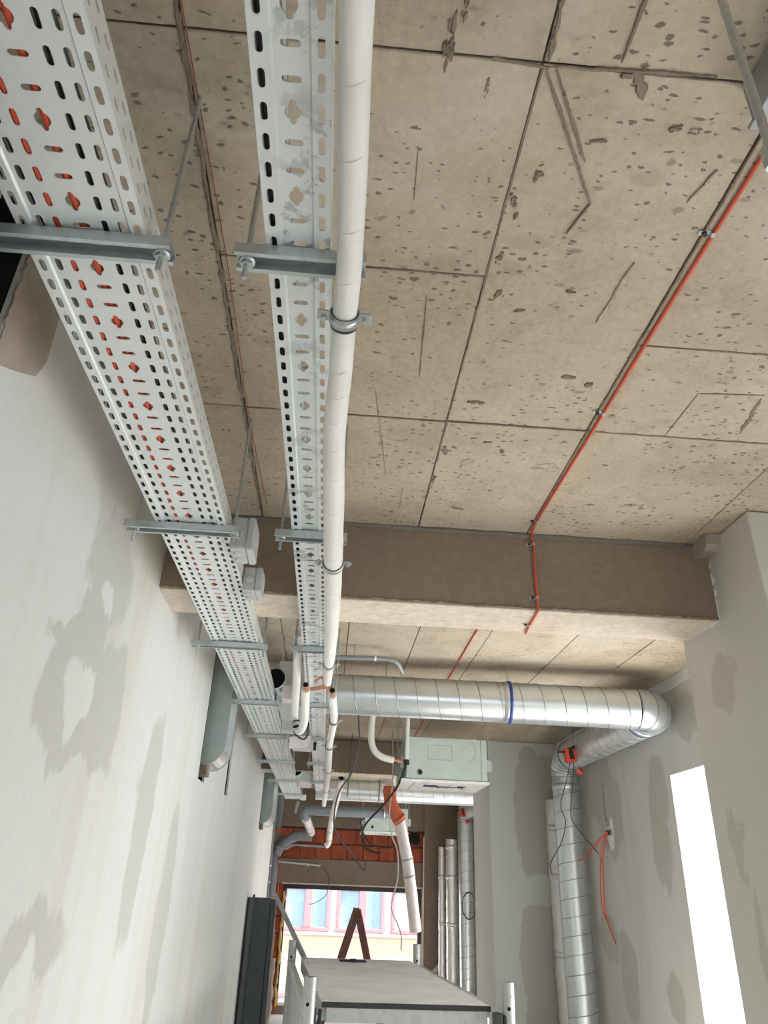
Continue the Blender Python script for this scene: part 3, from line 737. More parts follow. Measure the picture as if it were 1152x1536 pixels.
for tr, (xa, xb) in ((tray1, T1), (tray2, T2)):
    for yj in (3.096, 6.096):
        MB().box(xa + 0.002, xb - 0.002, yj - 0.10, yj + 0.10, TZ + 0.0055, TZ + 0.0068).build('joint_plate', 'strut_zinc', tr)
        for sg, xs in ((1, xa), (-1, xb)):
            MB().box(min(xs + sg * 0.002, xs + sg * 0.0035), max(xs + sg * 0.002, xs + sg * 0.0035), yj - 0.10, yj + 0.10, TZ + 0.006, TZ + 0.054).build('joint_plate', 'strut_zinc', tr)

# trapeze brackets: channel open downwards on two threaded rods
ORD = ['nearest', 'second', 'third', 'fourth', 'fifth', 'sixth', 'seventh', 'eighth']
def rod_mesh(x, y, z0, z1, r=0.005):
    k = max(2, int((z1 - z0) / 0.006)); pts = [(x, y, z0 + (z1 - z0) * i / k) for i in range(k + 1)]
    return MB().tube(pts, [r if i % 2 else r * 0.84 for i in range(k + 1)], 7, smooth=False)
def trapeze(x0, x1, y, rods, label, group):
    tz = TZ - 0.001; h = 0.021; wd = 0.041; lip = 0.008; th = 0.0022
    t_ = thing('trapeze_bracket', label, 'bracket', ((x0 + x1) / 2, y, tz - h), group)
    prof = [(-wd / 2, -h), (-wd / 2 + lip, -h), (-wd / 2 + lip, -h + 0.005), (-wd / 2 + lip - th, -h + 0.005), (-wd / 2 + lip - th, -h + th), (-wd / 2 + th, -h + th), (-wd / 2 + th, -th),
            (wd / 2 - th, -th), (wd / 2 - th, -h + th), (wd / 2 - lip + th, -h + th), (wd / 2 - lip + th, -h + 0.005), (wd / 2 - lip, -h + 0.005), (wd / 2 - lip, -h), (wd / 2, -h), (wd / 2, 0), (-wd / 2, 0)]
    MB().prism(prof, lambda u, v_, a: (a, y + u, tz + v_), x0, x1).build('channel', 'strut_zinc', t_)
    for xr in rods:
        rod_mesh(xr, y, tz - h - 0.035, CEIL + 0.004).build('threaded_rod', 'rod_zinc', t_)
        nt_ = MB(); nt_.tube([(xr, y, tz - h - 0.007), (xr, y, tz - h + 0.001)], 0.0095, 6, smooth=False); nt_.ring((xr, y, tz - h + 0.001), (0, 0, 1), 0.004, 0.002, 0.010, 14)
        nt_.tube([(xr, y, tz + 0.0005), (xr, y, tz + 0.008)], 0.0095, 6, smooth=False); nt_.build('nut', 'rod_zinc', t_)
SY = [0.85, 1.895, 3.05, 4.165, 5.26, 6.48, 7.82, 9.1]
for i, y in enumerate(SY):
    trapeze(-0.632, -0.306, y, (-0.605, -0.322), '%s galvanised trapeze bracket counted from the camera under the wide tray' % ORD[i], 'brackets under the wide tray')
for i, y in enumerate(SY[:7]):
    trapeze(-0.205, 0.004, y, (-0.187, -0.018), '%s galvanised trapeze bracket counted from the camera under the narrow tray' % ORD[i], 'brackets under the narrow tray')

# cables lying in the trays
rc = random.Random(31)
def tray_cable(xa, y0, y1, r, mat, label, z=None, wob=0.006):
    pts = []; n = int((y1 - y0) / 0.25); ph = rc.uniform(0, 6)
    for i in range(n + 1):
        y = y0 + (y1 - y0) * i / n
        pts.append((xa + wob * math.sin(y * 2.1 + ph) + rc.uniform(-0.002, 0.002), y, (TZ + 0.006 + r) if z is None else z))
    tag(MB().tube(spline(pts, 3), r, 8).build('cable', mat, None, (xa, y0, TZ)), label, 'cable', 'cables in the trays')
for k, (xx, r_, mt, txt, y1_) in enumerate((
        (-0.533, 0.008, 'black_rubber', 'black cable hugging the wall side upstand of the wide tray', 5.5), (-0.510, 0.009, 'black_rubber', 'thick black cable lying second from the wall in the wide tray', 5.5),
        (-0.484, 0.0075, 'orange_cable', 'orange cable lying third from the wall in the wide tray', 5.0), (-0.469, 0.007, 'black_rubber', 'black cable lying just on the wall side of the wide tray centre', 6.0),
        (-0.4505, 0.0085, 'orange_cable', 'orange cable lying along the centre of the wide tray', 6.0), (-0.411, 0.008, 'black_rubber', 'black cable lying off centre toward the narrow tray in the wide tray', 4.2),
        (-0.388, 0.006, 'grey_cable', 'grey cable lying in the wide tray closest to the narrow tray', 3.4))):
    tray_cable(xx, 0.12, y1_, r_, mt, txt, wob=0.007)
tray_cable(-0.143, 0.12, 5.0, 0.0075, 'black_rubber', 'thick black cable lying in the narrow tray', wob=0.003)
tray_cable(-0.104, 0.12, 3.0, 0.004, 'white_cable', 'thin white cable lying in the narrow tray', wob=0.012)

# ------------------------------------------------------------------ white insulated pipe with clamps
def zpipe(y): return [(0.0, 0.865), (0.85, 0.835), (1.3, 0.775), (1.75, 0.765), (2.3, 0.80), (3.2, 0.80)]
def lerp(tab, y):
    for (a, b_), (c, d) in zip(tab[:-1], tab[1:]):
        if y <= c: return b_ + (d - b_) * (y - a) / (c - a)
    return tab[-1][1]
PX = [(0.395, -0.023), (0.496, -0.022), (0.627, -0.020), (0.739, -0.020), (0.847, -0.024), (0.978, -0.027), (1.055, -0.031), (1.164, -0.035), (1.29, -0.034), (1.47, -0.032), (1.781, -0.030), (2.092, -0.028), (2.507, -0.029), (2.871, -0.035), (3.14, -0.038)]
PR = [(0, 0.0195), (0.9, 0.0200), (1.2, 0.0225), (1.7, 0.0255), (2.2, 0.0265), (2.6, 0.0235), (3.0, 0.0215), (3.4, 0.0165)]
pts = []; rad = []
for (yy, xx) in [(0.02, -0.0235)] + PX:                              # table was taken on z = 0.768, rescale along the sight line
    k = 1.0
    for _ in range(4): k = lerp(zpipe(0), yy * k) / 0.768
    pts.append((xx * k, yy * k, 0.768 * k)); rad.append(lerp(PR, yy * k))
pp = spline(pts, 6); rr_ = []
for q in pp: rr_.append(lerp(PR, q.y) * (1 + 0.015 * math.sin(q.y * 23)))
pipe = thing('insulated_pipe', 'long white insulated pipe hanging beside the narrow tray, ending at a copper tee', 'pipe', (-0.03, 0.3, 0.8))
MB().tube(pp, rr_, 18).build('insulation', 'white_insulation', pipe)
sm = MB()
for k in range(0, len(pp) - 3, 5):                                   # overlapping wrap edges
    a = pp[k]; b_ = pp[k + 1]; sm.ring(a, (b_ - a) + Vector((0.012 * (b_ - a).length / 0.03, 0, 0)), rr_[k] * 0.995, 0.0025, 0.0009, 20)
sm.build('wrap_edge', 'white_insulation', pipe)['kind'] = 'stuff'
yT = pp[-1].y; xT, zT = pp[-1].x, pp[-1].z
# copper tee with open stubs
tee = thing('copper_tee', 'bright copper tee with two open stubs at the end of the white pipe', 'pipe fitting', (xT, yT + 0.05, zT))
MB().tube([(xT, yT - 0.02, zT), (xT + 0.004, yT + 0.10, zT - 0.005)], 0.010, 12).build('run', 'copper', tee)
MB().tube([(xT + 0.004, yT + 0.06, zT), (xT - 0.085, yT + 0.07, zT - 0.018)], 0.010, 12).build('branch', 'copper', tee)
MB().tube(fillet([(xT - 0.01, yT + 0.07, zT), (xT - 0.03, yT + 0.07, zT + 0.05), (xT - 0.06, yT + 0.07, zT + 0.02)], 0.03), 0.006, 10).build('bend', 'copper', tee)
for k, (dx, dz) in enumerate(((0.024, -0.04), (-0.098, -0.02))):
    s_ = MB().tube([(xT + dx, yT + 0.06, zT + dz), (xT + dx, yT - 0.005, zT + dz + 0.006)], 0.0125, 14, caps=False).build('stub', 'copper', tee)
    MB().tube([(xT + dx, yT + 0.02, zT + dz + 0.002), (xT + dx, yT + 0.0, zT + dz + 0.005)], 0.011, 14).build('stub_mouth', 'black_void', s_)
MB().tube([(xT + 0.004, yT + 0.06, zT), (xT + 0.024, yT + 0.06, zT - 0.04)], 0.009, 10).build('branch', 'copper', tee)
# continuation of the white pipe
q0 = (xT + 0.024, yT + 0.05, zT - 0.042)
cont = [(q0[0], q0[1], q0[2]), (0.000, 3.95, 0.765), (-0.018, 5.0, 0.80), (-0.02, 6.4, 0.80), (-0.035, 7.8, 0.79), (-0.05, 9.0, 0.80), (-0.05, 9.25, 0.80)]
pipe2 = thing('insulated_pipe', 'white insulated pipe continuing from the copper tee toward the brick end wall', 'pipe', (0, 3.4, 0.78))
cs = spline(cont, 10); MB().tube(cs, [0.020 + 0.006 * min(1, max(0, (q.y - 4.2) / 1.5)) for q in cs], 16).build('insulation', 'white_insulation', pipe2)
br = [(xT - 0.098, yT + 0.05, zT - 0.02), (-0.150, 3.75, 0.715), (-0.185, 4.0, 0.71), (-0.215, 4.0, 0.78), (-0.205, 3.75, 0.87), (-0.195, 3.4, 0.97), (-0.190, 3.25, 1.02)]
pipe3 = thing('insulated_pipe', 'white insulated branch pipe hooking back between the two trays', 'pipe', (-0.15, 3.6, 0.72))
MB().tube(spline(br, 9), 0.0205, 16).build('insulation', 'white_insulation', pipe3)
def clamp(c, axis, r, label, drop=CEIL, lugs=True, rubber=True):
    c = Vector(c); t_ = thing('pipe_clamp', label, 'clamp', c, 'pipe clamps')
    a = Vector(axis).normalized(); side = a.cross(Vector((0, 0, 1))).normalized()
    MB().ring(c, a, r + 0.002, 0.020, 0.0022, 26).build('clamp_band', 'rod_zinc', t_)
    if rubber: MB().ring(c + a * 0.004, a, r - 0.001, 0.026, 0.0035, 26).build('rubber_lining', 'black_rubber', t_)
    if lugs:
        for sg in (-1, 1):
            p = c + side * sg * (r + 0.013)
            MB().obox(p, side, a, (0, 0, 1), (0.011, 0.010, 0.0022), 0.001).build('lug', 'rod_zinc', t_)
            MB().tube([p + Vector((0, 0, -0.009)), p + Vector((0, 0, 0.007))], 0.0045, 8, smooth=False).build('screw', 'rod_zinc', t_)
    if drop: rod_mesh(c.x, c.y, c.z + r, drop, 0.004).build('hanger_rod', 'rod_zinc', t_)
    return t_
def at_y(path, y):
    for a, b_ in zip(path[:-1], path[1:]):
        if a.y <= y <= b_.y:
            q = (y - a.y) / max(1e-6, b_.y - a.y); return a.lerp(b_, q), (b_ - a)
    return path[-1], path[-1] - path[-2]
c, d = at_y(pp, 0.905); clamp(c, d, 0.021, 'large rubber-lined clamp with side lugs at the nearest narrow-tray bracket', TZ - 0.022)
c, d = at_y(pp, 1.80); clamp(c, d, 0.0262, 'thin clamp on the white pipe beside the grey junction boxes')
c, d = at_y(pp, 2.95); clamp(c, d, 0.0222, 'rubber-lined clamp on the white pipe just before the copper tee')
for y, txt in ((3.95, 'first clamp on the white pipe past the copper tee'), (5.0, 'second clamp on the white pipe past the copper tee'), (6.2, 'third clamp on the white pipe past the copper tee'), (7.6, 'fourth clamp on the white pipe past the copper tee')):
    c, d = at_y(cs, y); clamp(c, d, 0.0235 if y < 4.5 else 0.0265, txt)
clamp((-0.200, 3.98, 0.74), (-0.3, 0.2, 1), 0.0208, 'rubber-lined clamp on the hooked branch pipe between the trays', None)

# ------------------------------------------------------------------ junction boxes on the tray flank
def jbox(x0, x1, y0, y1, z0, z1, label, lid=0.35):
    t_ = thing('junction_box', label, 'junction box', ((x0 + x1) / 2, (y0 + y1) / 2, z0), 'junction boxes on the wide tray')
    xl = x1 - (x1 - x0) * lid
    MB().box(x0, xl, y0, y1, z0, z1, 0.004).build('body', 'box_plastic', t_)
    MB().box(xl + 0.0008, x1, y0 - 0.002, y1 + 0.002, z0 - 0.002, z1 + 0.002, 0.006).build('lid', 'box_plastic', t_)
    cx, cz = (x0 + xl) / 2, (z0 + z1) / 2
    g = MB(); g.tube([(cx, y0 + 0.002, cz), (cx, y0 - 0.003, cz), (cx, y0 - 0.006, cz)], [0.014, 0.0135, 0.008], 18); g.build('grommet', 'box_plastic', t_)
    for dy in (0.3, 0.7):
        yy = y0 + (y1 - y0) * dy
        g = MB(); g.tube([(cx, yy, z0 + 0.001), (cx, yy, z0 - 0.003), (cx, yy, z0 - 0.004)], [0.015, 0.014, 0.009], 18); g.build('grommet', 'box_plastic', t_)
    for (a, b_) in ((0.12, 0.12), (0.88, 0.12), (0.12, 0.88), (0.88, 0.88)):
        yy, zz = y0 + (y1 - y0) * a, z0 + (z1 - z0) * b_
        MB().tube([(x1 - 0.002, yy, zz), (x1 + 0.001, yy, zz)], 0.004, 8).build('lid_screw', 'grey_metal', t_)
jbox(-0.342, -0.272, 1.955, 2.075, 0.862, 0.965, 'larger grey junction box on the wide tray by its second bracket')
jbox(-0.342, -0.278, 2.32, 2.42, 0.868, 0.955, 'smaller grey junction box on the wide tray beneath the beam')

# ------------------------------------------------------------------ red cables on the ceiling
def clip(p, n, side, label):
    p = Vector(p); n = Vector(n).normalized(); s = Vector(side).normalized(); a = n.cross(s)
    t_ = thing('cable_clip', label, 'cable clip', p, 'clips on the red ceiling cable')
    m_ = MB(); m_.obox(p + n * 0.001 + s * 0.014, s, a, n, (0.016, 0.006, 0.001), 0.0004); m_.build('strap_foot', 'rod_zinc', t_)
    q = [p + s * 0.007 * math.cos(th) * 1.0 + n * (0.003 + 0.0075 * math.sin(th)) for th in [k * math.pi / 8 for k in range(9)]]
    b_ = MB(); vs = []; 
    for u in q: vs += [u - a * 0.006, u + a * 0.006]
    b_.add(vs, [(2 * i, 2 * i + 2, 2 * i + 3, 2 * i + 1) for i in range(8)], True); b_.build('strap_loop', 'rod_zinc', t_)
    MB().tube([p + s * 0.018 + n * 0.001, p + s * 0.018 + n * 0.008], 0.006, 10).build('nail_head', 'black_rubber', t_)
e = 0.0045
red = [(0.775, 0.0, CEIL - e), (0.765, 0.5, CEIL - e), (0.757, 0.9, CEIL - e), (0.751, 1.3, CEIL - e), (0.749, 1.72, CEIL - e), (0.744, 2.2, CEIL - e), (0.742, 2.46, CEIL - e), (0.750, 2.565, CEIL - 0.012), (0.760, 2.580, CEIL - 0.05), (0.758, 2.580, 1.10), (0.760, 2.580, 1.0), (0.759, 2.578, BEAM - 0.004), (0.762, 2.60, BEAM - 0.008), (0.772, 2.75, BEAM - 0.008), (0.782, 2.86, BEAM - 0.008)]
tag(MB().tube(spline(red, 5), 0.0045, 10).build('red_cable', 'orange_cable', None, (0.75, 1.2, CEIL)), 'red cable clipped along the ceiling and down over the near beam', 'cable')
tag(MB().tube(spline([(0.772, 2.9, CEIL - e), (0.770, 3.9, CEIL - e), (0.778, 4.9, CEIL - e), (0.790, 6.5, CEIL - e), (0.80, 7.5, CEIL - e)], 5), 0.0045, 8).build('red_cable', 'orange_cable', None, (0.77, 4.9, CEIL)), 'red cable on the ceiling beyond the near beam, passing over the round duct', 'cable')
tag(MB().tube(spline([(-0.335, 0.2, CEIL - 0.004), (-0.325, 0.82, CEIL - 0.004), (-0.318, 1.3, CEIL - 0.004), (-0.325, 1.85, CEIL - 0.004), (-0.31, 2.45, CEIL - 0.004)], 5), 0.0011, 6).build('thin_red_cable', 'terracotta_plain', None, (-0.33, 1.2, CEIL)), 'thin red cable on the ceiling between the two trays', 'cable')
for p, n_, s_, txt in (((0.753, 1.047, CEIL), (0, 0, -1), (-1, 0.15, 0), 'clip on the red cable nearest the camera'), ((0.749, 1.721, CEIL), (0, 0, -1), (-1, 0.15, 0), 'clip on the red cable midway along the near ceiling'),
        ((0.742, 2.451, CEIL), (0, 0, -1), (-1, 0.1, 0), 'clip on the red cable just before the beam'), ((0.760, 2.584, 1.235), (0, -1, 0), (-1, 0, 0), 'upper clip of the red cable on the beam face'),
        ((0.760, 2.584, 1.005), (0, -1, 0), (-1, 0, 0), 'lower clip of the red cable on the beam face'), ((0.772, 2.75, BEAM - 0.003), (0, 0, -1), (-1, 0, 0), 'clip of the red cable under the beam')):
    clip(p, n_, s_, txt)

# rod and box at the top right corner
ro = thing('hanging_rod', 'galvanised rod hanging at the upper right with a nut at its lower end', 'threaded rod', (0.43, 0.475, 0.7))
MB().tube([(0.434, 0.478, 0.70), (0.434, 0.478, CEIL)], 0.0052, 12).build('rod', 'rod_zinc', ro)
nn = MB(); nn.tube([(0.434, 0.478, 0.695), (0.434, 0.478, 0.725)], 0.011, 6, smooth=False); nn.build('nut', 'rod_zinc', ro)
MB().obox((0.452, 0.478, 0.705), (1, 0, 0), (0, 1, 0), (0, 0, 1), (0.018, 0.012, 0.003), 0.001).build('fixing_plate', 'rod_zinc', ro)
gb = thing('ceiling_box', 'dark grey metal box on the ceiling at the upper right edge', 'box', (0.72, 0.65, CEIL - 0.08))
MB().box(0.655, 0.80, 0.56, 0.745, CEIL - 0.09, CEIL, 0.006).build('body', 'grey_metal', gb)
MB().box(0.65, 0.805, 0.555, 0.75, CEIL - 0.10, CEIL - 0.091, 0.003).build('cover', 'grey_metal', gb)

# ------------------------------------------------------------------ spiral ducts
def helix(p0, p1, r, pitch=0.131, tr=0.0028):
    p0, p1 = Vector(p0), Vector(p1); a = (p1 - p0); L = a.length; a.normalize()
    u = a.cross(Vector((0, 0, 1)))
    if u.length < 0.05: u = a.cross(Vector((1, 0, 0)))
    u.normalize(); v_ = a.cross(u); n = int(L / pitch * 28)
    return MB().tube([p0 + a * (L * i / n) + (u * math.cos(2 * math.pi * L * i / n / pitch) + v_ * math.sin(2 * math.pi * L * i / n / pitch)) * r for i in range(n + 1)], tr, 5)
def duct_run(parent, p0, p1, r, name='duct_run', mat='duct_zinc'):
    k = 8; P0, P1 = Vector(p0), Vector(p1)
    o = MB().tube([P0.lerp(P1, i / k) for i in range(k + 1)], r, 40, caps=False).build(name, mat, parent)
    helix(p0, p1, r, tr=0.0034).build('spiral_seam', 'seam_zinc', o); return o
def duct_elbow(parent, c, u, v_, R, r, segs=4, mat='duct_zinc'):
    """elbow from c+u*R (heading v_) round to c+v_*R; u, v_ unit"""
    c, u, v_ = Vector(c), Vector(u), Vector(v_); pts = []
    for i in range(segs + 1):
        a = H90 * i / segs; pts.append(c + u * R * math.cos(a) + v_ * R * math.sin(a))
    fine = []
    o = MB().tube([c + u * R * math.cos(H90 * i / 16) + v_ * R * math.sin(H90 * i / 16) for i in range(17)], r, 40, caps=False).build('elbow', mat, parent)
    for i in range(segs + 1):
        a = H90 * i / segs; tan = (v_ * math.cos(a) - u * math.sin(a))
        MB().ring(pts[i], tan, r - 0.001, 0.007, 0.004, 40).build('elbow_seam', 'seam_zinc', o)
    return o
def collar(parent, c, axis, r, mat='duct_zinc', w_=0.05, gasket=True):
    c = Vector(c); a = Vector(axis).normalized()
    o = MB().ring(c, a, r, w_, 0.003, 40).build('collar', mat, parent)
    if gasket: MB().ring(c + a * (w_ / 2 + 0.006), a, r, 0.012, 0.004, 40).build('gasket', 'blue_gasket', o)
DR = 0.125; DZ = 1.03; DYY = 4.47; VX, VY = 2.055, 6.50
duct = thing('spiral_duct', 'galvanised spiral duct crossing below the ceiling, turning along the right wall and down', 'duct', (VX, VY, FLOOR))
duct_run(duct, (-0.14, DYY + 0.14, DZ + 0.03), (1.90, DYY, DZ), DR)
duct_elbow(duct, (1.90, DYY + 0.155, DZ), (0, -1, 0), (1, 0, 0), 0.155, DR)
duct_run(duct, (VX, DYY + 0.155, DZ), (VX, VY - 0.16, DZ - 0.005), DR * 0.96)
duct_elbow(duct, (VX, VY - 0.16, DZ - 0.165), (0, 0, 1), (0, 1, 0), 0.16, DR * 0.96)
duct_run(duct, (VX, VY, DZ - 0.165), (VX, VY, FLOOR + 0.002), DR * 0.92)
collar(duct, (VX, DYY + 0.24, DZ), (0, 1, 0), DR * 0.96)
collar(duct, (1.085, DYY + 0.05, DZ + 0.012), (1, -0.068, 0), DR, gasket=False)
collar(duct, (VX, VY - 0.20, DZ - 0.003), (0, -1, 0), DR * 0.96)
MB().ring((1.10, DYY + 0.05, DZ + 0.012), (1, -0.068, 0), DR + 0.002, 0.018, 0.006, 40).build('hanger_band', 'blue_gasket', duct)
collar(duct, (VX, VY, DZ - 0.24), (0, 0, 1), DR * 0.93, gasket=False)
rod_mesh(1.10, DYY + 0.05, DZ + 0.13, CEIL).build('hanger_rod', 'rod_zinc', duct)
rod_mesh(0.32, DYY + 0.10, DZ + 0.13, CEIL).build('hanger_rod', 'rod_zinc', duct)
rod_mesh(VX, 6.2, DZ + 0.115, CEIL).build('hanger_rod', 'rod_zinc', duct)
# same arrangement one bay on
duct2 = thing('spiral_duct', 'distant galvanised spiral duct crossing in front of the brick end wall', 'duct', (VX, VY + BAY, FLOOR))
duct_run(duct2, (-0.16, DYY + BAY + 0.03, 1.00), (1.90, DYY + BAY, 1.00), DR)
duct_elbow(duct2, (1.90, DYY + BAY + 0.155, 1.00), (0, -1, 0), (1, 0, 0), 0.155, DR)
duct_run(duct2, (VX, DYY + BAY + 0.155, 1.00), (VX, VY + BAY - 0.16, 1.00), DR * 0.96)
duct_elbow(duct2, (VX, VY + BAY - 0.16, 0.84), (0, 0, 1), (0, 1, 0), 0.16, DR * 0.96)
duct_run(duct2, (VX, VY + BAY, 0.84), (VX, VY + BAY, FLOOR + 0.002), DR * 0.92)
MB().ring((0.62, DYY + BAY, 1.0), (1, 0, 0), DR + 0.002, 0.03, 0.006, 40).build('hanger_band', 'grey_metal', duct2)
rod_mesh(0.62, DYY + BAY, 1.12, CEIL).build('hanger_rod', 'rod_zinc', duct2)

def damper(c, label):
    c = Vector(c); t_ = thing('damper_motor', label, 'damper motor', c)
    MB().obox(c, (1, 0, 0.1), (0, 1, 0), (-0.1, 0, 1), (0.045, 0.035, 0.055), 0.008).build('motor_body', 'damper_red', t_)
    MB().obox(c + Vector((0.0, -0.038, 0.01)), (1, 0, 0.1), (0, 1, 0), (-0.1, 0, 1), (0.018, 0.006, 0.045), 0.003).build('cover_plate', 'black_rubber', t_)
    MB().obox(c + Vector((-0.07, -0.01, 0.02)), (1, 0, 0.05), (0, 1, 0), (0, 0, 1), (0.03, 0.006, 0.005), 0.002).build('shaft', 'black_rubber', t_)
    h = MB(); p = c + Vector((0.01, -0.03, 0.05)); q = c + Vector((0.105, -0.03, 0.125))
    h.bar(p, q, 0.008, 0.010, (0, 1, 0)); h.bar(p + Vector((0.016, 0, -0.016)), q + Vector((0.016, 0, -0.016)), 0.008, 0.010, (0, 1, 0)); h.bar(q + Vector((-0.004, 0, 0.004)), q + Vector((0.022, 0, -0.022)), 0.008, 0.010, (0, 1, 0))
    h.bar(p + Vector((-0.002, 0, 0.002)), p + Vector((0.03, 0, 0.014)), 0.02, 0.03, (0, 1, 0)); h.build('lever', 'black_rubber', t_)
    MB().tube([c + Vector((0.075, 0.0, -0.11)), c + Vector((0.055, -0.035, -0.125))], 0.026, 14).build('indicator_cap', 'damper_red', t_)
    MB().obox(c + Vector((0.06, -0.045, -0.112)), (1, 0, -0.6), (0, 1, 0), (0.6, 0, 1), (0.022, 0.006, 0.006), 0.002).build('indicator_hand', 'black_rubber', t_)
damper((1.905, 5.85, 0.955), 'red damper motor with black lever on the duct bend by the right wall')
damper((1.93, 11.0, 0.93), 'small distant red damper motor on the far duct bend')
def wire(pts, r, mat, label, name='cable', n=6):
    return tag(MB().tube(spline(pts, n), r, 7).build(name, mat, None, pts[0]), label, 'cable')
wire([(1.90, 5.85, 0.90), (VX - 0.15, 6.0, 0.78), (VX - 0.12, 6.30, 0.62), (VX - 0.07, 6.36, 0.50), (VX - 0.12, 6.36, 0.34), (VX - 0.16, 6.55, 0.20), (VX - 0.05, 6.95, 0.12)], 0.004, 'grey_cable', 'dark cable drooping from the red damper motor past the vertical duct')
wire([(1.93, 5.85, 0.90), (VX - 0.07, 6.1, 0.75), (VX - 0.02, 6.36, 0.55), (VX + 0.06, 6.37, 0.42), (XR - 0.005, 6.30, 0.28), (XR - 0.005, 6.20, 0.20)], 0.0035, 'grey_cable', 'thin dark cable running from the damper motor to the right wall')

# foil-wrapped risers
def foil_riser(x, y, r, z1, label):
    rf = random.Random(int(y * 7)); t_ = thing('foil_duct', label, 'duct', (x, y, FLOOR))
    n = 70; pts = [(x + rf.uniform(-0.002, 0.002), y, FLOOR + 0.002 + (z1 - FLOOR) * i / n) for i in range(n + 1)]
    MB().tube(pts, [r * (1 + rf.uniform(-0.03, 0.03)) for _ in pts], 18, bumps=0.03).build('foil_wrap', 'foil', t_)
    for zz in (-0.5, 0.1, 0.5): 
        if zz < z1: MB().ring((x, y, zz), (0, 0, 1), r * 1.0, 0.05, 0.004, 18).build('foil_tape', 'foil', t_)
foil_riser(2.11, 7.10, 0.075, 0.74, 'foil-wrapped riser between the vertical duct and the plastered pier')
foil_riser(1.87, VY + BAY + 0.17, 0.085, 0.60, 'distant foil-wrapped riser beside the far vertical duct')
foil_riser(1.75, VY + BAY + 0.35, 0.05, 0.50, 'slim foil-wrapped riser against the raw concrete pier')
co = MB()
for k in range(3):
    co.tube([(2.06 + 0.10 * math.cos(a * 0.35), 11.3 + 0.01 * k, -0.25 + (0.16 + 0.006 * k) * math.sin(a * 0.35)) for a in range(19)], 0.004, 6)
tag(co.build('cable_coil', 'grey_cable', None, (2.06, 11.3, -0.25)), 'loose coil of dark cable hanging on the far vertical duct', 'cable')

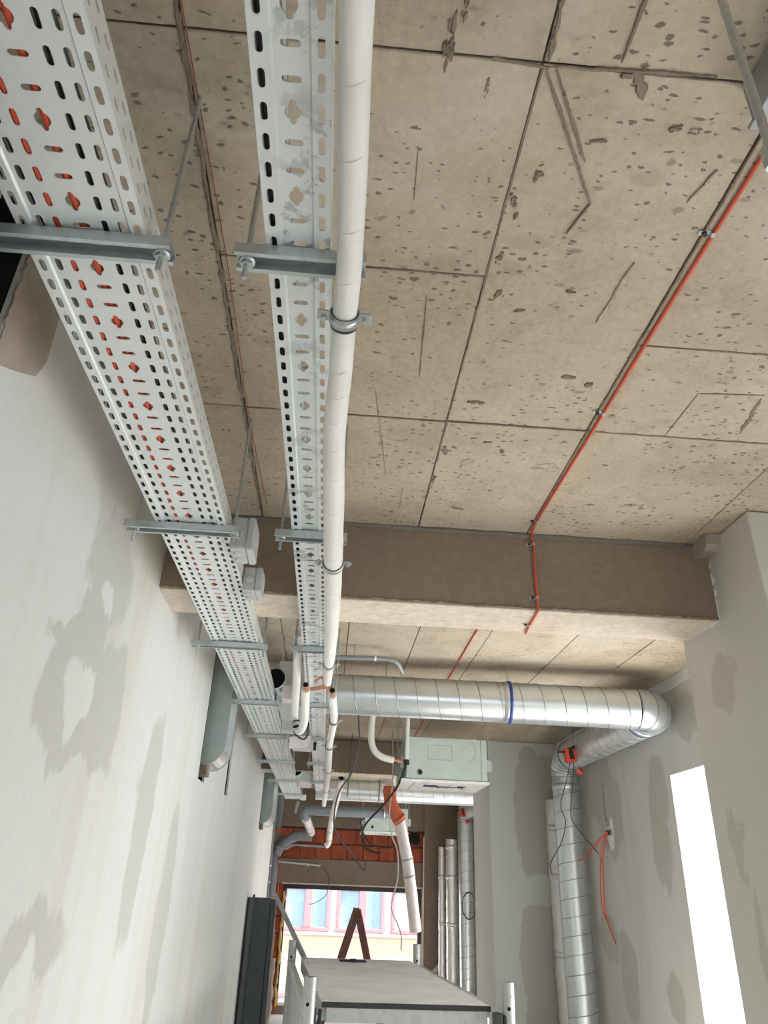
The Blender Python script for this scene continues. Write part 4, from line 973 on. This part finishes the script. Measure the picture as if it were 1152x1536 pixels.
# ------------------------------------------------------------------ ceiling cassette units
def cassette(x0, x1, y0, y1, z0, z1, label, drop):
    t_ = thing('fan_coil_unit', label, 'fan coil unit', ((x0 + x1) / 2, (y0 + y1) / 2, z0))
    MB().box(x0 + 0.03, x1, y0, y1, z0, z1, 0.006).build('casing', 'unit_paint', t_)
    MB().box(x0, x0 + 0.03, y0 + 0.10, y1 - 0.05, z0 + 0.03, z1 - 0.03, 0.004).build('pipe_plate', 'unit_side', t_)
    for (xa, xb) in ((x0 + 0.03, x0 + 0.075), (x1 - 0.05, x1 - 0.004)):
        MB().box(xa, xb, y0 - 0.008, y0, z0 + 0.004, z1 - 0.004, 0.002).build('corner_flange', 'unit_paint', t_)
    kp = MB(); kx0, kx1, kz0, kz1 = x0 + 0.20, x0 + 0.40, z0 + 0.15, z0 + 0.265
    for a in ((kx0, kx1, kz0, kz0 + 0.003), (kx0, kx1, kz1 - 0.003, kz1), (kx0, kx0 + 0.003, kz0, kz1), (kx1 - 0.003, kx1, kz0, kz1)): kp.box(a[0], a[1], y0 - 0.002, y0 + 0.001, a[2], a[3])
    kp.build('knockout_panel', 'unit_side', t_)
    ar = MB(); ar.tube([(x1 - 0.17 + 0.075 * math.cos(th * 0.2), y0 - 0.001, z0 + 0.22 + 0.075 * math.sin(th * 0.2)) for th in range(-7, 8)], 0.0013, 5); ar.build('knockout_arc', 'unit_side', t_)
    d_ = MB(); d_.tube([(x0 + 0.14, y0 + 0.01, z0 + 0.05), (x0 + 0.14, y0 - 0.012, z0 + 0.05)], 0.020, 16); d_ = d_.build('drain_port', 'grey_cable', t_)
    MB().tube([(x0 + 0.14, y0 - 0.008, z0 + 0.05), (x0 + 0.14, y0 - 0.013, z0 + 0.05)], 0.012, 14).build('port_mouth', 'black_void', d_)
    for (a, b_) in ((0.05, 0.31), (0.14, 0.32), (0.14, 0.28), (0.40, 0.31), (0.53, 0.28), (0.53, 0.05), (0.09, 0.05), (0.28, 0.12), (0.28, 0.27)):
        MB().tube([(x0 + 0.03 + a, y0 + 0.001, z0 + b_ * (z1 - z0) / 0.33), (x0 + 0.03 + a, y0 - 0.003, z0 + b_ * (z1 - z0) / 0.33)], 0.004, 6).build('screw', 'rod_zinc', t_)
    # polystyrene pan with fan mouth
    zb = z0 - 0.022
    pan = MB(); fx0, fx1, fy0, fy1 = x0 + 0.20, x1 - 0.14, y0 + 0.18, y1 - 0.14
    for a in ((x0 - 0.01, fx0, y0 - 0.01, y1 + 0.01), (fx1, x1 + 0.012, y0 - 0.01, y1 + 0.01), (fx0, fx1, y0 - 0.01, fy0), (fx0, fx1, fy1, y1 + 0.01)): pan.box(a[0], a[1], a[2], a[3], zb, z0 - 0.001, 0.003)
    pan = pan.build('bottom_pan', 'polystyrene', t_)
    MB().box(x0 + 0.10, x0 + 0.106, y0 - 0.005, y1, zb - 0.001, zb + 0.004).build('pan_joint', 'grey_cable', pan)
    MB().box(fx0 - 0.004, fx1 + 0.004, fy0 - 0.004, fy1 + 0.004, z0 - 0.006, z0 - 0.001).build('fan_recess', 'black_void', t_)
    cx, cy = (fx0 + fx1) / 2, (fy0 + fy1) / 2
    for k in range(9):
        a = 2 * math.pi * k / 9
        MB().bar((cx + 0.04 * math.cos(a), cy + 0.04 * math.sin(a), z0 - 0.012), (cx + 0.115 * math.cos(a + 0.5), cy + 0.115 * math.sin(a + 0.5), z0 - 0.012), 0.012, 0.008).build('fan_blade', 'frame_black', t_)
    MB().tube([(cx, cy, z0 - 0.004), (cx, cy, z0 - 0.02)], 0.045, 16).build('fan_hub', 'grey_cable', t_)
    MB().box(cx - 0.06, cx + 0.04, cy - 0.10, cy - 0.06, z0 - 0.02, z0 - 0.008, 0.003).build('terminal_block', 'polystyrene', t_)
    MB().box(cx + 0.05, cx + 0.11, cy - 0.06, cy - 0.03, z0 - 0.02, z0 - 0.008, 0.003).build('plug', 'polystyrene', t_)
    for (xx, yy) in ((x0 + 0.005, y0 + 0.04), (x1 + 0.02, y0 + 0.04), (x0 + 0.005, y1 - 0.04), (x1 + 0.02, y1 - 0.04)):
        bk = MB(); bk.box(xx - 0.022, xx + 0.022, yy - 0.02, yy + 0.02, z0 + 0.17, z0 + 0.176); bk.box(xx - 0.022, xx + 0.022, yy - 0.02, yy - 0.017, z0 + 0.08, z0 + 0.176)
        bk = bk.build('hanging_bracket', 'rod_zinc', t_)
        rod_mesh(xx, yy, z0 + 0.09, CEIL, 0.0045).build('hanger_rod', 'rod_zinc', bk)
    return t_
cassette(0.575, 1.262, 6.0, 6.58, 0.742, 1.068, 'pale green ceiling fan coil unit with white underside hanging below the round duct', True)
cassette(0.50, 1.14, 10.95, 11.5, 0.635, 0.94, 'distant fan coil unit hanging in front of the brick end wall', True)
fb_ = thing('insulated_pipe', 'short white insulated pipe curving down to the copper stub of the near fan coil unit', 'pipe', (0.4, 6.0, 0.85))
MB().tube(spline([(0.320, 6.0, 1.24), (0.312, 6.0, 1.12), (0.315, 6.0, 1.02), (0.345, 6.0, 0.94), (0.41, 6.0, 0.895), (0.50, 6.02, 0.878)], 8), 0.027, 14).build('insulation', 'white_insulation', fb_)
MB().tube([(0.49, 6.02, 0.879), (0.575, 6.02, 0.872)], 0.012, 12).build('copper_stub', 'copper', fb_)
MB().tube([(0.535, 6.02, 0.876), (0.56, 6.02, 0.874)], 0.018, 6, smooth=False).build('flare_nut', 'copper', fb_)
fc = thing('insulated_pipe', 'slim white insulated pipe dropping straight onto the near fan coil unit', 'pipe', (0.60, 5.94, 0.90))
MB().tube([(0.600, 5.95, 0.87), (0.605, 5.95, CEIL)], 0.018, 12).build('insulation', 'white_insulation', fc)
MB().tube([(0.600, 5.95, 0.84), (0.600, 5.95, 0.875)], 0.022, 12).build('end_sleeve', 'black_rubber', fc)
wire([(0.595, 5.97, 0.84), (0.585, 6.0, 0.80), (0.54, 6.1, 0.68), (0.44, 6.3, 0.55), (0.34, 6.6, 0.45), (0.31, 6.8, 0.36), (0.35, 6.8, 0.26), (0.44, 6.8, 0.22), (0.48, 6.8, 0.23)], 0.009, 'black_rubber', 'thick black cable looping down from the near fan coil unit')
wire([(0.52, 10.95, 0.80), (0.47, 10.90, 0.74), (0.50, 10.85, 0.62), (0.60, 10.85, 0.48), (0.78, 10.85, 0.42), (0.92, 10.85, 0.43)], 0.009, 'black_rubber', 'short black cable hanging below the loop near the distant fan coil unit')
wire([(0.16, 5.6, CEIL), (0.19, 5.6, 1.1), (0.20, 5.6, 0.9), (0.16, 5.65, 0.72), (0.08, 5.7, 0.60), (0.05, 5.8, 0.45), (0.07, 5.9, 0.32), (0.18, 6.0, 0.20), (0.28, 6.1, 0.10), (0.31, 6.1, 0.08), (0.31, 6.1, 0.14)], 0.006, 'grey_cable', 'long dark cable dangling from the ceiling beside the white pipe')
wire([(0.565, 7.0, CEIL), (0.58, 7.0, 1.0), (0.575, 7.0, 0.75), (0.56, 7.0, 0.55), (0.585, 7.0, 0.38), (0.64, 7.0, 0.25), (0.65, 7.0, 0.05), (0.62, 7.0, -0.08), (0.60, 7.0, -0.20), (0.66, 7.0, -0.32), (0.69, 7.0, -0.40), (0.69, 7.0, -0.50)], 0.006, 'white_cable', 'long pale cable dangling in front of the end opening')
wire([(-0.06, YEND - 0.05, 0.195), (0.05, 12.1, 0.10), (0.08, 11.9, -0.05), (0.05, 11.9, -0.2), (-0.10, 11.9, -0.30), (-0.18, 11.9, -0.32)], 0.005, 'grey_cable', 'thin cable hanging from the conduit over the end opening')
wire([(0.19, 7.2, CEIL), (0.185, 7.2, 1.1), (0.18, 7.2, 0.9), (0.17, 7.2, 0.7)], 0.004, 'grey_cable', 'thin straight cable hanging behind the white pipe clamps')

# ------------------------------------------------------------------ drain pipes near the end wall
opipe = thing('drain_pipe', 'pale drain pipe with orange elbow slanting down across the end opening', 'pipe', (0.66, 8.4, 1.2))
MB().tube([(0.665, 8.45, CEIL), (0.672, 8.45, 0.92)], 0.062, 20).build('upper_pipe', 'pvc_white', opipe)
MB().tube(fillet([(0.672, 8.45, 0.95), (0.675, 8.45, 0.78), (0.80, 8.50, 0.60)], 0.12), 0.070, 20).build('elbow', 'orange_pipe', opipe)
for p, ax in (((0.672, 8.45, 0.90), (0, 0, 1)), ((0.782, 8.49, 0.63), (0.57, 0.2, -0.8))): MB().ring(p, ax, 0.070, 0.035, 0.007, 22).build('socket', 'orange_pipe', opipe)
MB().tube([(0.785, 8.50, 0.62), (0.90, 8.62, 0.22), (1.015, 8.75, -0.45)], 0.062, 20).build('lower_pipe', 'pvc_white', opipe)
for p in ((0.895, 8.62, 0.235), (0.925, 8.65, 0.07)): MB().ring(p, (0.17, 0.15, -0.8), 0.062, 0.02, 0.006, 22).build('sleeve', 'grey_metal', opipe)
gp = thing('drain_pipe', 'dark grey drain pipe running level in front of the far duct', 'pipe', (0.2, 9.9, 0.79))
MB().tube([(-0.25, 9.9, 0.79), (0.84, 9.95, 0.79)], 0.064, 20).build('pipe', 'pvc_grey', gp)
MB().ring((0.72, 9.945, 0.79), (1, 0.04, 0), 0.065, 0.02, 0.008, 20).build('clamp_band', 'rod_zinc', gp)
rod_mesh(0.72, 9.945, 0.855, CEIL, 0.004).build('hanger_rod', 'rod_zinc', gp)
MB().tube(fillet([(-0.24, 9.9, 0.79), (-0.285, 9.9, 0.79), (-0.285, 9.96, 0.70)], 0.05), 0.066, 20).build('elbow', 'pvc_grey', gp)
wp = thing('drain_pipe', 'short pale drain pipe with clamps sloping down from the dark grey pipe', 'pipe', (-0.25, 10.4, 0.6))
MB().tube([(-0.280, 9.97, 0.70), (-0.215, 11.2, 0.60)], 0.056, 20).build('pipe', 'pvc_white', wp)
for q in (0.15, 0.45, 0.8):
    p = Vector((-0.280, 9.97, 0.70)).lerp(Vector((-0.215, 11.2, 0.60)), q); MB().ring(p, (0.065, 1.2, -0.1), 0.056, 0.025, 0.005, 20).build('clamp_band', 'rod_zinc', wp)
gi = thing('drain_pipe', 'grey insulated drain pipe bending from the pale pipe toward the niche riser', 'pipe', (-0.45, 11.4, 0.6))
MB().tube(fillet([(-0.20, 11.42, 0.56), (-0.47, 11.42, 0.56), (-0.66, 11.45, 0.40), (-0.70, 11.45, 0.30)], 0.10), 0.070, 18).build('insulation', 'grey_insulation', gi)
rs = thing('drain_pipe', 'dark grey vertical riser in the niche left of the end opening', 'pipe', (-0.70, 11.6, FLOOR))
MB().tube([(-0.73, 11.55, FLOOR + 0.002), (-0.72, 11.55, CEIL)], 0.062, 18).build('pipe', 'grey_insulation', rs)
MB().ring((-0.725, 11.55, 0.62), (0, 0, 1), 0.062, 0.05, 0.008, 18).build('socket', 'orange_pipe', rs)
r2 = thing('riser_pipe', 'slim galvanised riser beside the dark grey riser', 'pipe', (-0.74, 11.0, FLOOR))
MB().tube([(-0.745, 11.0, FLOOR + 0.002), (-0.745, 11.0, CEIL)], 0.028, 12).build('pipe', 'grey_insulation', r2)
for zz in (0.15, -0.05): MB().ring((-0.745, 11.0, zz), (0, 0, 1), 0.028, 0.02, 0.005, 14).build('clamp_band', 'rod_zinc', r2)
wire([(-0.676, 11.50, 0.28), (-0.64, 11.4, 0.05), (-0.62, 11.3, -0.1), (-0.63, 11.3, -0.2), (-0.72, 11.3, -0.23)], 0.006, 'orange_cable', 'thin red cable hanging beside the niche risers')
cp = thing('condensate_pipe', 'slim white condensate pipe with open end descending past the dark grey pipe', 'pipe', (0.05, 9.3, 0.6))
cpp = [(0.122, 8.4, 1.00), (0.112, 8.6, 0.92), (0.075, 9.0, 0.74), (0.050, 9.3, 0.62), (0.040, 9.6, 0.50), (0.035, 9.8, 0.41), (0.0, 9.82, 0.375)]
MB().tube(spline(cpp, 6), 0.034, 14).build('pipe', 'pvc_white', cp)
MB().ring((0.1225, 8.39, 1.003), (-0.1, 1, -0.4), 0.026, 0.03, 0.014, 16).build('end_collar', 'grey_metal', cp)
MB().tube([(0.1228, 8.378, 1.006), (0.1222, 8.395, 1.002)], 0.028, 14).build('end_mouth', 'black_void', cp)
for k, y in enumerate((8.85, 9.2, 9.5, 9.7)):
    c, d = at_y(spline(cpp, 6), y); MB().ring(c, d, 0.034, 0.022, 0.005, 16).build('clamp_band', 'rod_zinc', cp)
MB().tube(fillet([(0.0, 9.82, 0.365), (-0.30, 9.84, 0.375), (-0.42, 9.84, 0.375), (-0.48, 9.84, 0.32), (-0.60, 9.84, 0.345)], 0.06), 0.012, 10).build('tail_pipe', 'grey_insulation', cp)
cd = thing('conduit', 'thin pale conduit fixed across the concrete lintel', 'conduit', (-0.4, YEND - 0.05, 0.2))
MB().tube([(-0.80, YEND - 0.05, 0.235), (-0.05, YEND - 0.05, 0.195)], 0.014, 10).build('tube', 'white_cable', cd)
MB().obox((-0.25, YEND - 0.045, 0.195), (1, 0, 0), (0, 1, 0), (0, 0, 1), (0.012, 0.012, 0.02), 0.003).build('saddle', 'white_cable', cd)

# ------------------------------------------------------------------ ducts through the left wall
def wall_duct(y0, y1, zb, label):
    t_ = thing('rectangular_duct', label, 'duct', (-0.62, y0, zb))
    prof = [(-0.70, 1.20), (-0.582, 1.20), (-0.582, zb + 0.13)]
    for i in range(1, 9):
        a = i / 8 * H90; prof.append((-0.68 + 0.098 * math.cos(a), zb + 0.13 - 0.13 * math.sin(a)))
    prof += [(-0.70, zb)]
    MB().prism(prof, lambda u, v_, a: (u, a, v_), y0 + 0.004, y1 - 0.004).build('duct_bend', 'duct_zinc', t_)
    for ya in (y0, y1 - 0.006):
        ins = [(-0.70, 1.20)] + [(u + (0.0), v_) for u, v_ in prof[1:-1]] + [(-0.70, zb)]
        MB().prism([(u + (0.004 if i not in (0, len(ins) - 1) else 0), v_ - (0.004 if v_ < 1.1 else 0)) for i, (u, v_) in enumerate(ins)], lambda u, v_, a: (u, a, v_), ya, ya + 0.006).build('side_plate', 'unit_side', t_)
    MB().box(-0.72, -0.66, y0 + 0.02, y0 + 0.10, zb - 0.06, zb + 0.02, 0.006).build('packing_block', 'dark_concrete', t_)
wall_duct(4.10, 4.40, 0.535, 'flat metal duct bend coming out of the left wall under the wide tray')
wall_duct(8.10, 8.75, 0.50, 'distant flat metal duct bend coming out of the left wall beneath the far tray end')

# plenum box with open round spigot between the trays
pb = thing('plenum_box', 'galvanised plenum box with an open black round spigot between the trays', 'duct box', (-0.25, 4.4, 0.88))
MB().box(-0.335, -0.19, 4.16, 4.75, 0.90, 1.12, 0.004).build('box_body', 'duct_zinc', pb)
MB().box(-0.335, -0.185, 4.15, 4.162, 0.89, 1.13, 0.002).build('front_flange', 'duct_zinc', pb)
MB().tube([(-0.335, 4.16, 1.0), (-0.345, 4.02, 0.995)], 0.058, 26, caps=False).build('spigot', 'duct_zinc', pb)
MB().ring((-0.344, 4.03, 0.995), (-0.07, -1, 0), 0.0575, 0.02, 0.004, 26).build('spigot_bead', 'duct_zinc', pb)
MB().tube([(-0.340, 4.10, 0.998), (-0.342, 4.06, 0.997)], 0.0565, 26).build('spigot_inside', 'black_void', pb)
MB().box(-0.30, -0.215, 4.05, 4.15, 0.885, 0.965, 0.004).build('access_cover', 'label_pink', pb)
tb = thing('terminal_box', 'small grey terminal box on the wide tray beyond the plenum box', 'junction box', (-0.28, 4.85, 0.86))
MB().box(-0.335, -0.26, 4.85, 5.0, 0.865, 1.0, 0.005).build('body', 'box_plastic', tb)
MB().box(-0.34, -0.255, 4.845, 4.86, 0.86, 1.005, 0.003).build('lid', 'box_plastic', tb)
MB().tube([(-0.30, 4.846, 0.93), (-0.30, 4.838, 0.93)], 0.012, 12).build('grommet', 'box_plastic', tb)
pk = thing('plenum_box', 'foil-lined box with a pale label hanging between the far trays', 'duct box', (-0.2, 5.3, 0.84))
MB().box(-0.30, -0.15, 5.22, 5.7, 0.86, 1.05, 0.01).build('box_body', 'foil', pk)
MB().obox((-0.225, 5.2, 0.85), (1, 0, 0.1), (0, 0.8, -0.5), (-0.1, 0.5, 0.8), (0.075, 0.06, 0.004), 0.001).build('label_sheet', 'label_pink', pk)
MB().obox((-0.315, 5.2, 0.86), (0.25, 0, 1), (0, 1, 0), (-1, 0, 0.25), (0.09, 0.03, 0.008), 0.002).build('side_bracket', 'box_plastic', pk)
MB().tube([(-0.13, 5.22, 0.83), (-0.11, 5.22, 0.83)], 0.03, 12).build('cap', 'black_rubber', pk)
fs_ = thing('plenum_box', 'distant plenum box with black round spigot by the far tray end', 'duct box', (-0.25, 7.7, 0.86))
MB().box(-0.34, -0.20, 7.72, 8.3, 0.88, 1.10, 0.004).build('box_body', 'duct_zinc', fs_)
MB().tube([(-0.35, 7.72, 0.99), (-0.35, 7.6, 0.99)], 0.075, 22, caps=False).build('spigot', 'duct_zinc', fs_)
MB().tube([(-0.35, 7.66, 0.99), (-0.35, 7.61, 0.99)], 0.073, 22).build('spigot_inside', 'black_void', fs_)
wire([(-0.285, 4.9, 0.90), (-0.245, 4.9, 0.85), (-0.20, 4.9, 0.82), (-0.17, 4.9, 0.84), (-0.165, 4.9, 0.93)], 0.006, 'grey_cable', 'dark cable looping below the small grey terminal box')
cl = thing('terminal_box', 'tiny white terminal box with dangling plug by the far tray end', 'junction box', (-0.32, 9.3, 0.84))
MB().box(-0.345, -0.275, 9.3, 9.36, 0.85, 0.91, 0.006).build('body', 'polystyrene', cl)
MB().bar((-0.36, 9.3, 0.83), (-0.385, 9.3, 0.70), 0.03, 0.03, (0, 1, 0)).build('plug', 'grey_metal', cl)
MB().tube(fillet([(-0.02, 4.35, 1.20), (0.30, 4.35, 1.20), (0.42, 4.35, 1.195), (0.47, 4.36, 1.14)], 0.05), 0.015, 10)
cg = thing('conduit', 'grey plastic conduit running just above the round duct beside the pipe', 'conduit', (0.1, 4.2, 1.2))
MB().tube(fillet([(-0.12, 4.26, 1.195), (0.26, 4.25, 1.205), (0.36, 4.26, 1.20), (0.40, 4.32, 1.14)], 0.06), 0.0135, 10).build('tube', 'grey_metal', cg)
MB().tube([(0.1, 4.25, 1.2), (0.1, 4.25, CEIL)], 0.004, 6).build('hanger_rod', 'rod_zinc', cg)
MB().ring((0.225, 4.25, 1.204), (1, 0, 0), 0.0135, 0.015, 0.004, 12).build('saddle', 'polystyrene', cg)

# ------------------------------------------------------------------ socket opening with red cables on the right wall
ob = thing('outlet_box', 'broken flush outlet box spilling red cables on the right wall', 'outlet box', (XR, 5.98, 0.41))
MB().box(XR - 0.012, XR + 0.001, 5.92, 6.05, 0.385, 0.43, 0.003).build('box_rim', 'grey_metal', ob)
MB().box(XR - 0.0135, XR - 0.011, 5.945, 6.03, 0.395, 0.42).build('box_hollow', 'black_void', ob)
MB().prism([(5.92, 0.30), (5.97, 0.28), (6.04, 0.37), (6.06, 0.45), (5.96, 0.45), (5.93, 0.52), (5.90, 0.50), (5.90, 0.42)], lambda u, v_, a: (a, u, v_), XR - 0.004, XR + 0.001).build('plaster_dab', 'reveal_plaster', ob)
wire([(XR - 0.01, 5.98, 0.41), (XR - 0.05, 6.02, 0.38), (XR - 0.09, 6.12, 0.31), (XR - 0.12, 6.25, 0.24), (XR - 0.14, 6.36, 0.215), (XR - 0.16, 6.45, 0.215)], 0.006, 'orange_cable', 'red cable reaching from the outlet box toward the vertical duct')
wire([(XR - 0.01, 5.99, 0.41), (XR - 0.03, 6.03, 0.35), (XR - 0.035, 6.10, 0.2), (XR - 0.03, 6.16, 0.0), (XR - 0.03, 6.17, -0.15), (XR - 0.02, 6.14, -0.25), (XR - 0.015, 6.09, -0.31), (XR - 0.012, 6.06, -0.35)], 0.005, 'orange_cable', 'longer red cable hanging straight down from the outlet box')
wire([(XR - 0.01, 6.0, 0.405), (XR - 0.04, 6.05, 0.35), (XR - 0.045, 6.13, 0.2), (XR - 0.04, 6.20, 0.0), (XR - 0.035, 6.21, -0.12), (XR - 0.02, 6.19, -0.2)], 0.0045, 'orange_cable', 'shorter red cable hanging beside the longer one under the outlet box')

# ------------------------------------------------------------------ stack of dark steel profiles against the left wall
dp = thing('steel_door_leaf', 'dark grey folded steel door profile standing against the left wall', 'steel profile', (-0.55, 7.7, FLOOR))
for (xa, xb, ya, mt, nm) in ((-0.684, -0.672, 7.60, 'frame_black', 'edge_strip'), (-0.672, -0.622, 7.625, 'dark_steel_pale', 'side_leaf'), (-0.622, -0.475, 7.60, 'dark_steel', 'main_leaf'), (-0.470, -0.425, 7.615, 'dark_steel', 'narrow_leaf')):
    MB().box(xa, xb, ya, 7.72, FLOOR + 0.001, -0.165 - (0.01 if nm == 'narrow_leaf' else 0), 0.003).build(nm, mt, dp)
MB().tube([(-0.635, 7.63, -0.165), (-0.635, 7.63, -0.15), (-0.625, 7.63, -0.145)], 0.010, 8).build('top_pin', 'black_rubber', dp)
tp = thing('timber_board', 'rough torn board leaning behind the dark steel profile', 'board', (-0.42, 8.2, FLOOR))
tn = MB(); r = random.Random(9); pts = [(-0.44 + 0.006 * r.uniform(-1, 1), 8.2, FLOOR + 0.01 + i * 0.05) for i in range(21)]
tn.tube(pts, [0.03 + r.uniform(-0.008, 0.01) for _ in pts], 8); tn.build('torn_edge', 'raw_board', tp)
MB().box(-0.47, -0.44, 8.2, 8.24, FLOOR + 0.001, -0.45, 0.003).build('board', 'raw_timber', tp)

# ------------------------------------------------------------------ scaffold tower
PZ = -0.488
def rotp(x, y): 
    a = math.radians(4.2); cx, cy = 0.41, 3.9; dx, dy = x - cx, y - cy
    return (cx + dx * math.cos(a) - dy * math.sin(a), cy + dx * math.sin(a) * 0.25 + dy * math.cos(a))
sc = thing('scaffold_tower', 'aluminium scaffold tower with a worn grey deck standing in the room', 'scaffold', (0.4, 4.9, FLOOR))
def qb(mb, x0, x1, y0, y1, z0, z1):
    P = [rotp(x0, y0), rotp(x1, y0), rotp(x1, y1), rotp(x0, y1)]
    vs = [(*p, z0) for p in P] + [(*p, z1) for p in P]
    return mb.add(vs, [(3, 2, 1, 0), (4, 5, 6, 7), (0, 1, 5, 4), (1, 2, 6, 5), (2, 3, 7, 6), (3, 0, 4, 7)])
dk = qb(MB(), 0.03, 0.80, 3.90, 5.52, PZ - 0.008, PZ).build('deck_board', 'aluminium_board', sc)
qb(MB(), 0.028, 0.802, 3.892, 3.90, PZ - 0.020, PZ + 0.001).build('deck_edge', 'board_edge', dk)
d2 = qb(MB(), 0.03, 0.80, 5.525, 5.95, PZ - 0.008, PZ).build('hatch_board', 'aluminium_board', sc)
hh = MB(); qb(hh, 0.28, 0.46, 5.72, 5.76, PZ, PZ + 0.012); qb(hh, 0.35, 0.39, 5.70, 5.74, PZ, PZ + 0.02); hh.build('hatch_latch', 'frame_black', d2)
tl = MB(); qb(tl, 0.05, 0.78, 3.895, 3.935, PZ - 0.075, PZ - 0.021); tl.build('front_beam', 'scaffold_alu', sc)
for xx in (0.03, 0.76): 
    q = MB(); qb(q, xx, xx + 0.04, 3.94, 5.95, PZ - 0.075, PZ - 0.009); q.build('side_beam', 'scaffold_alu', sc)
posts = [(-0.035, 3.84), (0.875, 3.86), (-0.035, 5.98), (0.86, 5.98)]
for (x, y) in posts:
    px, py = rotp(x, y)
    o = MB().tube([(px, py, FLOOR + 0.002), (px, py, PZ + 0.10)], 0.029, 18, caps=False).build('post', 'scaffold_alu', sc)
    MB().tube([(px, py, PZ + 0.02), (px, py, PZ + 0.085)], 0.027, 16).build('post_bore', 'black_void', o)
    MB().tube([(px - 0.004, py - 0.024, PZ + 0.0), (px - 0.004, py - 0.031, PZ + 0.0)], 0.008, 10).build('pin_hole', 'black_void', o)
    MB().ring((px, py, PZ + 0.045), (0, 0, 1), 0.0285, 0.004, 0.0022, 18).build('spigot_band', 'scaffold_alu', o)
for (x, sx) in ((0.002, 1), (0.838, -1)):
    px, py = rotp(x, 3.865)
    cp_ = MB(); cp_.box(px - 0.032, px + 0.004, py - 0.03, py + 0.03, PZ - 0.075, PZ - 0.02, 0.003); cp_.build('coupler', 'dark_steel', sc)
    cp_ = MB(); cp_.box(px + 0.008, px + 0.026, py - 0.028, py + 0.03, PZ - 0.085, PZ - 0.025, 0.002); cp_.build('hook', 'black_rubber', sc)
for xs in (-0.035, 0.87):
    ra, rb2 = rotp(xs, 3.9), rotp(xs, 5.95)
    for z_, w_ in ((PZ - 0.05, 0.05), (PZ - 0.55, 0.04), (PZ - 1.0, 0.04)):
        MB().bar((*ra, z_), (*rb2, z_), 0.035, w_, bev=0.004).build('side_rail', 'scaffold_alu', sc)
    for k in range(1, 6):
        p = Vector((*ra, 0)).lerp(Vector((*rb2, 0)), k / 6)
        MB().tube([(p.x, p.y, FLOOR + 0.1), (p.x, p.y, PZ - 0.05)], 0.021, 10).build('rung', 'scaffold_alu', sc)
    MB().bar((*rotp(xs, 3.9), PZ - 0.95), (*rotp(xs, 5.95), PZ - 0.1), 0.03, 0.03).build('diagonal', 'scaffold_alu', sc)
MB().tube([(-0.02, 4.35, PZ - 0.02), (-0.02, 4.35, PZ + 0.05)], 0.003, 6).build('pin', 'frame_black', sc)
pl = thing('brace_board', 'pale batten leaning diagonally onto the scaffold deck from the left wall', 'batten', (-0.2, 7, PZ))
MB().bar((-0.419, 7.3, -0.131), (-0.095, 5.75, -0.475), 0.035, 0.02, (0, 1, 0), 0.003).build('batten', 'grey_metal', pl)
pr = thing('brace_board', 'grey batten leaning diagonally against the raw concrete pier at the end', 'batten', (1.8, 12.1, FLOOR))
MB().bar((1.08, 11.9, -1.68), (2.12, 12.05, -0.66), 0.05, 0.05, (0, 1, 0), 0.004).build('batten', 'grey_metal', pr)

# wooden step ladder beyond the scaffold
ld = thing('step_ladder', 'brown wooden step ladder forming an A beyond the scaffold deck', 'ladder', (0.36, 8.0, FLOOR))
for yy in (8.0, 8.42):
    apex = (0.358, yy, -0.245)
    for sgn, fx in ((-1, -0.10), (1, 0.76)):
        MB().bar(apex, (fx, yy + (0.02 if yy < 8.2 else -0.02), FLOOR + 0.01), 0.055, 0.05, (0, 1, 0), 0.004).build('stile', 'ladder_timber', ld)
for sgn, fx in ((-1, -0.10), (1, 0.76)):
    for k in range(1, 6):
        q = 0.18 + k * 0.14; x = 0.358 + (fx - 0.358) * q; z_ = -0.245 + (FLOOR + 0.245) * q
        MB().box(x - 0.03, x + 0.03, 7.99, 8.43, z_ - 0.012, z_ + 0.012, 0.003).build('tread', 'ladder_timber', ld)
MB().obox((0.358, 7.965, -0.33), (1, 0, 0), (0, 1, 0), (0, 0, 1), (0.03, 0.006, 0.03), 0.002).build('hinge_plate', 'ladder_timber', ld)

for o in bpy.data.objects:
    if '_w' in o: del o['_w']
